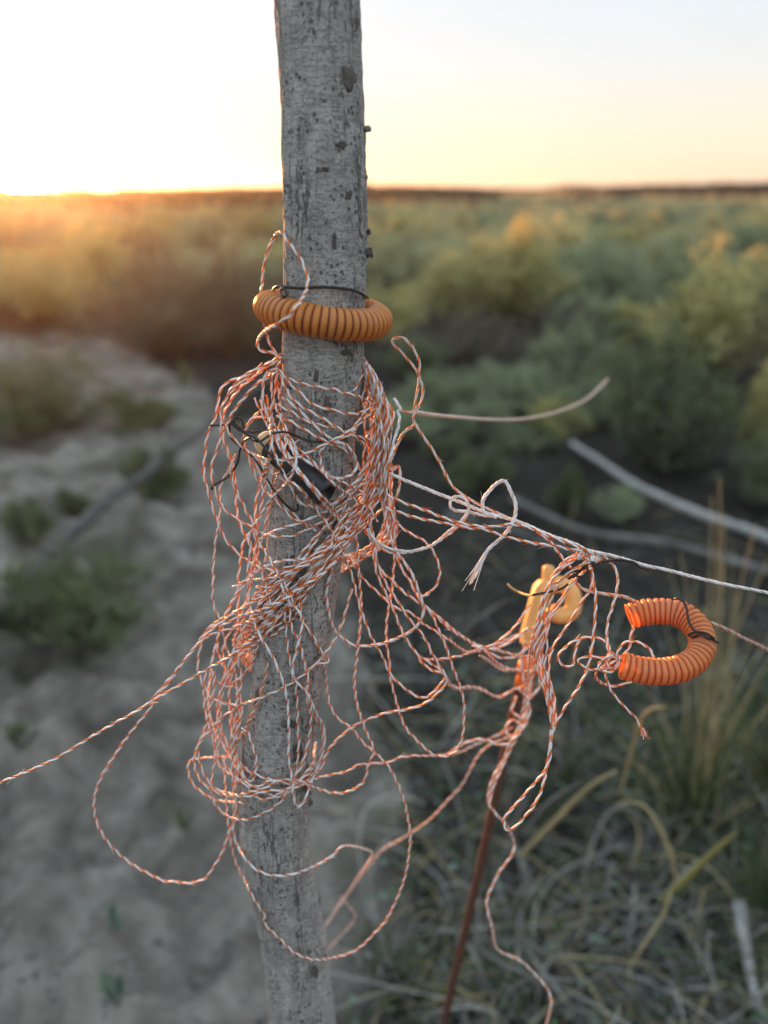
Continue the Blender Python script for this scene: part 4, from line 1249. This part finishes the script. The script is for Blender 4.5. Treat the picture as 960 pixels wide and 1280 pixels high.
shrub_px('tuft1', 600, 610, 60, 90, 'green clump behind the knot on the fence wire', name='grass_clump', cat='grass clump')
shrub_px('sage1', 850, 385, 80, 100, 'pale domed bush in front of the large golden bush')
shrub_px('gold1', 480, 430, 80, 110, 'golden bush peeping out right of the amber ring')

low = [(505, 560, 50, 90), (560, 572, 40, 80), (600, 545, 50, 100), (655, 560, 40, 90), (690, 545, 52, 90), (735, 530, 60, 110), (775, 500, 70, 110), (620, 490, 42, 120), (860, 440, 55, 110), (800, 425, 60, 110), (745, 420, 55, 120),
       (520, 470, 55, 110), (770, 650, 40, 70)]
spots = ['just right of the skein', 'behind the narrow wire loop', 'above the knotted white wire', 'left of the pale log end', 'at the pale log end', 'in front of the dark green bush', 'left of the dark green bush', 'behind the curving wire', 'below the large golden bush',
         'between pale domed bush and dark green bush', 'behind the brown shrubs on the right', 'right of the amber ring', 'beside the dim grey log']
for k, (q, sp) in enumerate(zip(low, spots)):
    shrub_px(('sage0', 'green1', 'sage1', 'sage2', 'gold1')[k % 5], *q, 'low ' + ('grey green', 'green', 'grey green', 'pale green', 'yellow green')[k % 5] + ' shrub ' + sp, group='low shrubs on the dark soil')
placed = [(o.location.x, o.location.y) for o in bpy.data.objects if o.name.startswith('shrub') and o.parent is None]
count = 0
tries = 0
scattered = []
kinds = {'s': 'grey green sage shrub', 'g': 'golden lit shrub', 'b': 'brownish shrub', 'p': 'lit grey green shrub', 'w': 'lit straw gold shrub'}
while count < 165 and tries < 20000:
    tries += 1
    d = 6.5 + 24 * random.random() ** 0.8
    a = random.uniform(-0.50, 0.52)
    x, y = d * math.tan(a), d
    if x < -0.4 and y < 7.5:
        continue
    if min((x - qx) ** 2 + (y - qy) ** 2 for qx, qy in placed) < (0.86 + 0.022 * d) ** 2:
        continue
    placed.append((x, y))
    rr = random.random()
    if a < -0.12:
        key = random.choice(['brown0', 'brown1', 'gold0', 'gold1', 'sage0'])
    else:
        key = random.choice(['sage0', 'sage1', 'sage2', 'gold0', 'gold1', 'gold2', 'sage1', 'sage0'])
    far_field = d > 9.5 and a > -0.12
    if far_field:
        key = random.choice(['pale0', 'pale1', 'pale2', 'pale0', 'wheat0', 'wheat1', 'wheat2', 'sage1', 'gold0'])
    sz = random.uniform(0.45, 1.12)
    zone = 'beyond the sandy track' if a < -0.12 else 'behind the post' if a < 0.05 else 'right of the post' if a < 0.3 else 'near the right edge'
    near = 'nearer' if d < 13 else 'mid distance' if d < 21 else 'distant'
    scattered.append((a, f'{near} {kinds[key[0]]}s {zone}', shrub(key, x, y, random.uniform(0.95, 1.75), sz, 'x', group=f'{near} {kinds[key[0]]}s {zone}')))
    count += 1

ORD = ['leftmost', 'second from left', 'third from left', 'fourth from left', 'fifth from left', 'sixth from left', 'seventh from left', 'eighth from left', 'ninth from left', 'tenth from left',
       'eleventh from left', 'twelfth from left', 'thirteenth from left', 'fourteenth from left', 'fifteenth from left', 'sixteenth from left', 'seventeenth from left', 'eighteenth from left', 'nineteenth from left', 'twentieth from left']
for g in sorted({q[1] for q in scattered}):
    row = sorted((q for q in scattered if q[1] == g), key=lambda q: q[0])
    for k, q in enumerate(row):
        q[2]['label'] = f'{ORD[min(k, 19)]} of the blurred {g}' if len(row) > 1 else 'blurred ' + g.replace('shrubs', 'shrub')

def far_scrub():
    """The scrub from 30 m out, too dense and far to count."""
    r = np.random.default_rng(77)
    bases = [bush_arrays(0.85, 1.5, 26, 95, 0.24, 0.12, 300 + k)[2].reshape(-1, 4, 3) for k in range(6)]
    Vs, Ms = [], []
    for k in range(4800):
        d = 27 + 270 * r.random() ** 1.35
        a = r.uniform(-0.85, 0.80)
        x, y = d * math.tan(a), d
        Q4 = bases[r.integers(0, 6)].copy()
        ang = r.uniform(0, 6.28)
        c, s = math.cos(ang), math.sin(ang)
        sc = r.uniform(0.8, 1.5) * (1 + d / 260)
        X0 = (Q4[..., 0] * c - Q4[..., 1] * s) * sc + x
        Y0 = (Q4[..., 0] * s + Q4[..., 1] * c) * sc + y
        Z0 = Q4[..., 2] * r.uniform(0.55, 1.1) * min(1.25, 0.85 + d / 500) + gh(x, y)
        Vs.append(np.stack([X0, Y0, Z0], -1).reshape(-1, 3))
        Ms.append(np.full(len(Q4), r.choice([0, 0, 0, 1, 1, 1, 2])))
    V = np.vstack(Vs)
    F = np.arange(len(V)).reshape(-1, 4)
    o = link('far_scrub', quad_mesh('far_scrub', V, F, [M['pale_sage'], M['gold_lit'], M['brown']], np.concatenate(Ms), smooth=False))
    o['kind'] = 'stuff'
    tag(o, 'far scrub of low shrubs reaching to the horizon', 'scrub')
far_scrub()

def treeline():
    """Dark band of trees along the horizon, higher on the right."""
    r = np.random.default_rng(91)
    LV = []
    for k in range(2600):
        px = r.uniform(-350, 1350)
        d = r.uniform(38, 50) if px < 430 else r.uniform(60, 90) if px < 600 else r.uniform(105, 125) if px > 700 else r.uniform(150, 260)
        top = np.interp(px, [-350, 0, 120, 180, 330, 460, 560, 620, 680, 760, 860, 950, 1350], [3, 5, 2, 3, 5, 6, 5, 1, 4, 6, 8, 11, 11]) + 3.0 * mnoise.noise((px * 0.03, 0.0, 5.0))
        x = (px - 480) / FPX / CP * d
        hmax = CAM_H + max(0.5, top) / FPX * d * 1.02
        for q in range(26):
            c = np.array([x + r.normal(0, 0.006 * d), d + r.normal(0, 1.2), hmax * r.random() ** 0.55 - 0.1])
            u = r.normal(0, 1, 3); u /= np.linalg.norm(u)
            v = np.cross(u, r.normal(0, 1, 3)); v /= np.linalg.norm(v) + 1e-9
            s = r.uniform(0.3, 0.7) * (d + 25) / 280
            LV += [c - u * s, c + v * s * .6, c + u * s, c - v * s * .6]
    LV = np.array(LV)
    o = link('treeline', quad_mesh('treeline', LV, np.arange(len(LV)).reshape(-1, 4), [M['dark_tree']], smooth=False))
    o['kind'] = 'stuff'
    tag(o, 'dark line of low trees along the horizon', 'trees')
treeline()

# ------------------------------------------------------------------ fallen poles and sticks on the ground
def stick(name, label, pts, r0, r1, mat, cat, bumpy=0.12, lift=0.0):
    C = catmull(np.array(pts) * 100, 2.0) / 100
    C = resample3(C, 0.02)[0]
    n = len(C)
    for i in range(n):
        C[i] += np.array([mnoise.noise((i * 0.06, 1.0, r0 * 99)), 0, mnoise.noise((i * 0.06, 3.0, r0 * 99)) * 0.5]) * r0 * 0.7
    R = np.linspace(r0, r1, n) * (1 + bumpy * np.array([mnoise.noise((i * 0.15, 2.0, r0 * 50)) for i in range(n)]))
    off = C[0].copy()
    V, F, ex = tube_arrays(C - off, R, 14)
    k = 0
    rad = (V - np.repeat(C - off, 14, axis=0))
    V = V + rad * np.array([0.14 * mnoise.noise(Vector(v) * 40) for v in V])[:, None]
    return tag(link(name, quad_mesh(name, V, F, [mat], ngons=ex), loc=tuple(off)), label, cat)

def gpt(px, py, r):
    p = at_ground(px, py)
    return (p[0], p[1], gh(p[0], p[1]) + r * 0.8)
stick('fallen_pole', 'long dark grey pole lying across the sand from left edge to behind the post', [tuple(at_ground(-40, 822, .13)), tuple(at_ground(60, 692, .14)), tuple(at_ground(150, 617, .14)), tuple(at_ground(250, 539, .13)), tuple(at_ground(345, 464, .10))], 0.024, 0.020, M['dark_log'], 'pole')
stick('fallen_log', 'pale weathered log slanting across the ground to the right edge', [tuple(at_ground(715, 553, .08)), tuple(at_ground(790, 602, .09)), tuple(at_ground(870, 640, .09)), tuple(at_ground(960, 672, .09)), tuple(at_ground(1090, 730, .08))], 0.014, 0.018, M['lichen'], 'log')
stick('fallen_log', 'dim grey log lying below the pale weathered log', [gpt(640, 640, .03), gpt(730, 672, .03), gpt(830, 690, .03), gpt(930, 720, .03), gpt(1050, 755, .03)], 0.013, 0.016, M['log'], 'log')
stick('broken_stick', 'thin grey stick on dark soil under the fence wire', [gpt(560, 640, .01), gpt(640, 662, .01), gpt(720, 700, .01)], 0.012, 0.009, M['log'], 'stick')
stick('lichen_stick', 'short knobbly pale stick at the bottom right corner', [gpt(918, 1155, .045), gpt(928, 1190, .045), gpt(940, 1228, .045), gpt(953, 1275, .04), gpt(963, 1310, .03)], 0.0115, 0.010, M['lichen'], 'stick', 0.6)

# ------------------------------------------------------------------ grasses on the right
def blade_arrays(root, tip, bend, w, n=9, fold=None):
    t = np.linspace(0, 1, n)[:, None]
    root, tip, bend = map(np.asarray, (root, tip, bend))
    P = (1 - t) ** 2 * root + 2 * t * (1 - t) * bend + t ** 2 * tip
    return P, w * (1 - 0.75 * np.linspace(0, 1, n) ** 1.5)

def grass_tuft(name, label, base, stalks, mats, group=None, seed=1):
    """stalks: list of (tip offset, width, material key); every stalk is a blade part."""
    r = np.random.default_rng(seed)
    root = empty(name, label, 'grass', tuple(base), group)
    for tip, w, mk in stalks:
        tip = np.array(tip, float)
        b0 = np.array([r.normal(0, .018), r.normal(0, .018), -0.01])
        bend = b0 * 0.5 + tip * 0.5 + np.array([-tip[0] * 0.22, -tip[1] * .2, tip[2] * 0.12]) + r.normal(0, 0.012, 3)
        P, R = blade_arrays(b0, tip, bend, w)
        V, F, ex = tube_arrays(P, R, 4)
        link('blade', quad_mesh('blade', V, F, [M[mk]], ngons=ex), root)
    return root

def tip_at(base, px, py, Y):
    return at_y(px, py, Y) - base

r = np.random.default_rng(3)
gb = at_ground(862, 1035); gb[2] = gh(gb[0], gb[1])
stalks = []
for (x, y) in [(900, 598), (905, 640), (945, 655), (915, 690), (835, 700), (870, 720), (960, 700), (890, 620), (965, 820), (985, 760), (940, 800), (815, 880), (830, 780), (925, 735), (850, 690), (880, 760), (975, 870), (905, 700)]:
    stalks.append((tip_at(gb, x, y, gb[1] + r.uniform(-.12, .15)), r.uniform(.0024, .0036), 'straw'))
for k in range(90):
    stalks.append((tip_at(gb, r.uniform(720, 1010), r.uniform(790, 980), gb[1] + r.uniform(-.15, .2)), r.uniform(.0016, .0028), str(r.choice(['blade', 'blade', 'straw']))))
grass_tuft('grass_tuft', 'tall dry straw coloured grass tuft behind the open orange insulator', gb, stalks, None, seed=4)
gb2 = at_ground(965, 985); gb2[2] = gh(gb2[0], gb2[1])
grass_tuft('grass_tuft', 'green grass tuft cut off by the right edge', gb2, [(tip_at(gb2, r.uniform(880, 1060), r.uniform(800, 1010), gb2[1] + r.uniform(-.15, .15)), r.uniform(.002, .0032), str(r.choice(['blade', 'blade', 'straw']))) for k in range(90)], None, seed=5)
gb3 = at_ground(690, 1000); gb3[2] = gh(gb3[0], gb3[1])
grass_tuft('grass_tuft', 'dark green grass tuft low behind the hanging wire bunch', gb3, [(tip_at(gb3, r.uniform(600, 800), r.uniform(870, 1010), gb3[1] + r.uniform(-.15, .15)), r.uniform(.0016, .0028), str(r.choice(['blade', 'blade', 'straw_grey']))) for k in range(90)], None, seed=6)
gb4 = at_ground(960, 1150); gb4[2] = gh(gb4[0], gb4[1])
grass_tuft('grass_tuft', 'green grass tuft at the right edge above the knobbly stick', gb4, [(tip_at(gb4, r.uniform(880, 1040), r.uniform(1000, 1160), gb4[1] + r.uniform(-.1, .1)), r.uniform(.0018, .003), 'blade') for k in range(80)], None, seed=8)
gb5 = at_ground(490, 1240); gb5[2] = gh(gb5[0], gb5[1])
grass_tuft('grass_tuft', 'short green grass tuft at the bottom between post and rusty rod', gb5, [(tip_at(gb5, r.uniform(430, 600), r.uniform(1140, 1260), gb5[1] + r.uniform(-.1, .1)), r.uniform(.0012, .0022), str(r.choice(['blade', 'blade', 'straw_grey']))) for k in range(80)], None, seed=9)

def bent_blade(label, pts, w, mat, name='dry_reed'):
    """A single curved leaf: a folded strip with thickness, along pixel points with distances."""
    C = resample3(at_dist(pts, amp=0), 0.006)[0]
    n = len(C)
    off = C[0].copy()
    T, N, B = frames(C)
    wv = w * np.sin(np.linspace(0.5, math.pi - 0.15, n)) ** 0.7
    a = np.cross(T, [0.1, -0.8, 0.5]); a /= np.linalg.norm(a, axis=1)[:, None]
    c = np.cross(a, T)
    V = np.stack([C - a * wv[:, None], C + c * wv[:, None] * .35, C + a * wv[:, None], C - c * wv[:, None] * 0.1], 1).reshape(-1, 3) - off
    i = np.arange(n - 1)[:, None] * 4
    j = np.arange(4)[None, :]
    F = np.stack([i + j, i + (j + 1) % 4, i + 4 + (j + 1) % 4, i + 4 + j], -1).reshape(-1, 4)
    return tag(link(name, quad_mesh(name, V, F, [mat]), loc=tuple(off)), label, 'grass blade')

bent_blade('pale dry blade with curled tip just below the open insulator', X((776, 990, 1.25), (786, 950, 1.2), (800, 902, 1.12), (815, 886, 1.1), (833, 884, 1.1)), .0042, M['straw'])
bent_blade('dry straw blade slanting up below the hanging wire bunch', X((650, 1070, 1.3), (690, 1030, 1.25), (735, 985, 1.2), (772, 962, 1.18)), .0052, M['straw'])
bent_blade('grey green blade beside the slanting dry straw blade', X((655, 1040, 1.3), (690, 1000, 1.25), (740, 972, 1.2)), .0045, M['straw_grey'])
bent_blade('arched dry blade with pale tip above the yellow blade', X((848, 1110, 1.3), (835, 1060, 1.25), (812, 1015, 1.2), (792, 1003, 1.18), (770, 1006, 1.18)), .004, M['straw'])
bent_blade('broad yellowing blade leaning right on the dark soil', X((826, 1128, 1.22), (850, 1105, 1.2), (880, 1076, 1.17), (908, 1050, 1.15), (922, 1040, 1.14)), .0062, M['yleaf'])
bent_blade('thin tan stem running down from the yellowing blade', X((840, 1110, 1.2), (828, 1145, 1.2), (805, 1180, 1.2), (780, 1220, 1.2)), .0026, M['straw'])
bent_blade('thin upright stem crossing the yellowing blade tip', X((918, 1090, 1.18), (917, 1060, 1.16), (916, 1035, 1.14)), .0024, M['straw_grey'])
bent_blade('blurred pale blade lying in the dark behind the wires', X((560, 800, 1.5), (590, 780, 1.5), (625, 755, 1.5), (645, 748, 1.5)), .004, M['straw_grey'])
bent_blade('pale curved stem lying below the hanging wire loop', X((648, 1062, 1.3), (658, 1085, 1.3), (655, 1130, 1.3), (655, 1170, 1.3), (680, 1190, 1.3), (710, 1200, 1.3)), .0028, M['straw_grey'])
bent_blade('pale hooked stem on the soil left of the yellowing blade', X((768, 1075, 1.25), (760, 1100, 1.25), (765, 1125, 1.25), (790, 1138, 1.24), (830, 1136, 1.23)), .0028, M['straw_grey'])
bent_blade('pale stem on the dark soil at the bottom middle', X((600, 1180, 1.2), (612, 1195, 1.2), (650, 1215, 1.18), (700, 1225, 1.17), (760, 1222, 1.17)), .0026, M['straw_grey'])

def ground_litter():
    """Dead grass, stems and leaf bits lying on the dark soil: more than anyone could count."""
    r = np.random.default_rng(21)
    parts = []
    for k in range(2600):
        px, py = r.uniform(430, 1020), 640 + 660 * r.random() ** 0.8
        p = at_ground(px, py)
        x, y = p[0] + r.normal(0, .03), p[1]
        if soil_at(x, y) < r.uniform(0.3, 0.8):
            continue
        z = gh(x, y) + 0.004
        L = r.uniform(0.04, 0.26)
        a = r.uniform(0, 6.28)
        up = abs(r.normal(0, 0.35)) * L
        tip = np.array([x + math.cos(a) * L, y + math.sin(a) * L, z + up * 0.6])
        bend = np.array([x + math.cos(a + r.normal(0, .7)) * L * .5, y + math.sin(a + r.normal(0, .7)) * L * .5, z + up + 0.012])
        P, R = blade_arrays((x, y, z), tip, bend, r.uniform(.0009, .0027), 6)
        V, F, ex = tube_arrays(P, R, 3, cap=False)
        parts.append((V, F, int(r.choice([0, 0, 0, 1, 2, 3]))))
    for k in range(330):       # longer stems arching over the rest
        px, py = r.uniform(480, 1010), 800 + 490 * r.random()
        p = at_ground(px, py)
        x, y = p[0], p[1]
        if soil_at(x, y) < 0.6:
            continue
        z = gh(x, y)
        L = r.uniform(0.14, 0.42); a = r.uniform(0, 6.28); a2 = a + r.normal(0, .8)
        tip = np.array([x + math.cos(a) * L, y + math.sin(a) * L, z + r.uniform(0.0, 0.06)])
        bend = np.array([x + math.cos(a2) * L * .55, y + math.sin(a2) * L * .55, z + r.uniform(0.05, 0.16)])
        P, R = blade_arrays((x, y, z), tip, bend, r.uniform(.0012, .0026), 10)
        V, F, ex = tube_arrays(P, R, 4, cap=False)
        parts.append((V, F, int(r.choice([4, 4, 0, 1, 2, 2]))))
    V, F, mi = join_arrays(parts)
    o = link('dead_grass', quad_mesh('dead_grass', V, F, [M['straw_grey'], M['straw'], M['blade'], M['twig'], M['bleached']], mi))
    o['kind'] = 'stuff'
    tag(o, 'grey dead grass and stems littering the dark soil on the right', 'dead grass')
    # small round leaves and short green shoots
    parts = []
    for k in range(900):
        px, py = r.uniform(430, 1020), 760 + 540 * r.random()
        p = at_ground(px, py)
        x, y = p[0], p[1]
        if soil_at(x, y) < 0.3:
            continue
        c = np.array([x, y, gh(x, y) + r.uniform(.006, .04)])
        u = r.normal(0, 1, 3); u[2] *= .4; u /= np.linalg.norm(u)
        v = np.cross(u, [0.2, 0.1, 1]); v /= np.linalg.norm(v)
        s = r.uniform(.005, .013)
        parts.append((np.array([c - u * s, c + v * s * .7, c + u * s, c - v * s * .7]), np.array([[0, 1, 2, 3]]), int(r.choice([0, 0, 1]))))
    V, F, mi = join_arrays(parts)
    o = link('ground_leaves', quad_mesh('ground_leaves', V, F, [M['clover'], M['blade']], mi, smooth=False))
    o['kind'] = 'stuff'
    tag(o, 'small grey green leaves scattered over the dark soil', 'leaves')
    # crumbs, pebbles and twigs on the sand
    parts = []
    for k in range(700):
        px, py = r.uniform(-60, 520), 520 + 800 * r.random()
        p = at_ground(px, py)
        x, y = p[0], p[1]
        z = gh(x, y)
        if r.random() < 0.25:
            L = r.uniform(.02, .09); a = r.uniform(0, 6.28)
            P = np.array([[x, y, z + .002], [x + math.cos(a) * L / 2, y + math.sin(a) * L / 2, z + .005], [x + math.cos(a) * L, y + math.sin(a) * L, z + .003]])
            V, F, ex = tube_arrays(P, r.uniform(.0008, .002), 4, cap=False)
            parts.append((V, F, 1))
        else:
            s = r.uniform(.002, .007)
            V = np.array([(sx * s, sy * s, sz * s * .7) for sx in (-1, 1) for sy in (-1, 1) for sz in (-1, 1)]) * r.uniform(.6, 1.2, (8, 3)) + (x, y, z)
            parts.append((V, np.array([(0, 1, 3, 2), (4, 6, 7, 5), (0, 4, 5, 1), (2, 3, 7, 6), (0, 2, 6, 4), (1, 5, 7, 3)]), int(r.choice([0, 0, 1]))))
    V, F, mi = join_arrays(parts)
    o = link('sand_debris', quad_mesh('sand_debris', V, F, [M['log'], M['log']], mi))
    o['kind'] = 'stuff'
    tag(o, 'bits of twig and crumbs scattered over the sandy track', 'debris')
ground_litter()

# ------------------------------------------------------------------ evening haze
def haze():
    x, y0, y1, z0, z1 = 440, -440, 440, -2.0, 5.5
    V = [(-x, y0, z0), (x, y0, z0), (x, y1, z0), (-x, y1, z0), (-x, y0, z1), (x, y0, z1), (x, y1, z1), (-x, y1, z1)]
    me = bpy.data.meshes.new('haze')
    me.from_pydata(V, [], [(0, 3, 2, 1), (4, 5, 6, 7), (0, 1, 5, 4), (1, 2, 6, 5), (2, 3, 7, 6), (3, 0, 4, 7)])
    m, nt, n, l, out = new_mat('haze')
    v = n.new('ShaderNodeVolumePrincipled')
    v.inputs['Color'].default_value = (0.95, 0.92, 0.90, 1)
    v.inputs['Density'].default_value = HAZE_DENSITY
    v.inputs['Anisotropy'].default_value = HAZE_G
    l.new(v.outputs[0], out.inputs['Volume'])
    me.materials.append(m)
    o = link('haze', me)
    o['kind'] = 'stuff'
HAZE_DENSITY, HAZE_G = 0.00075, 0.85
haze()
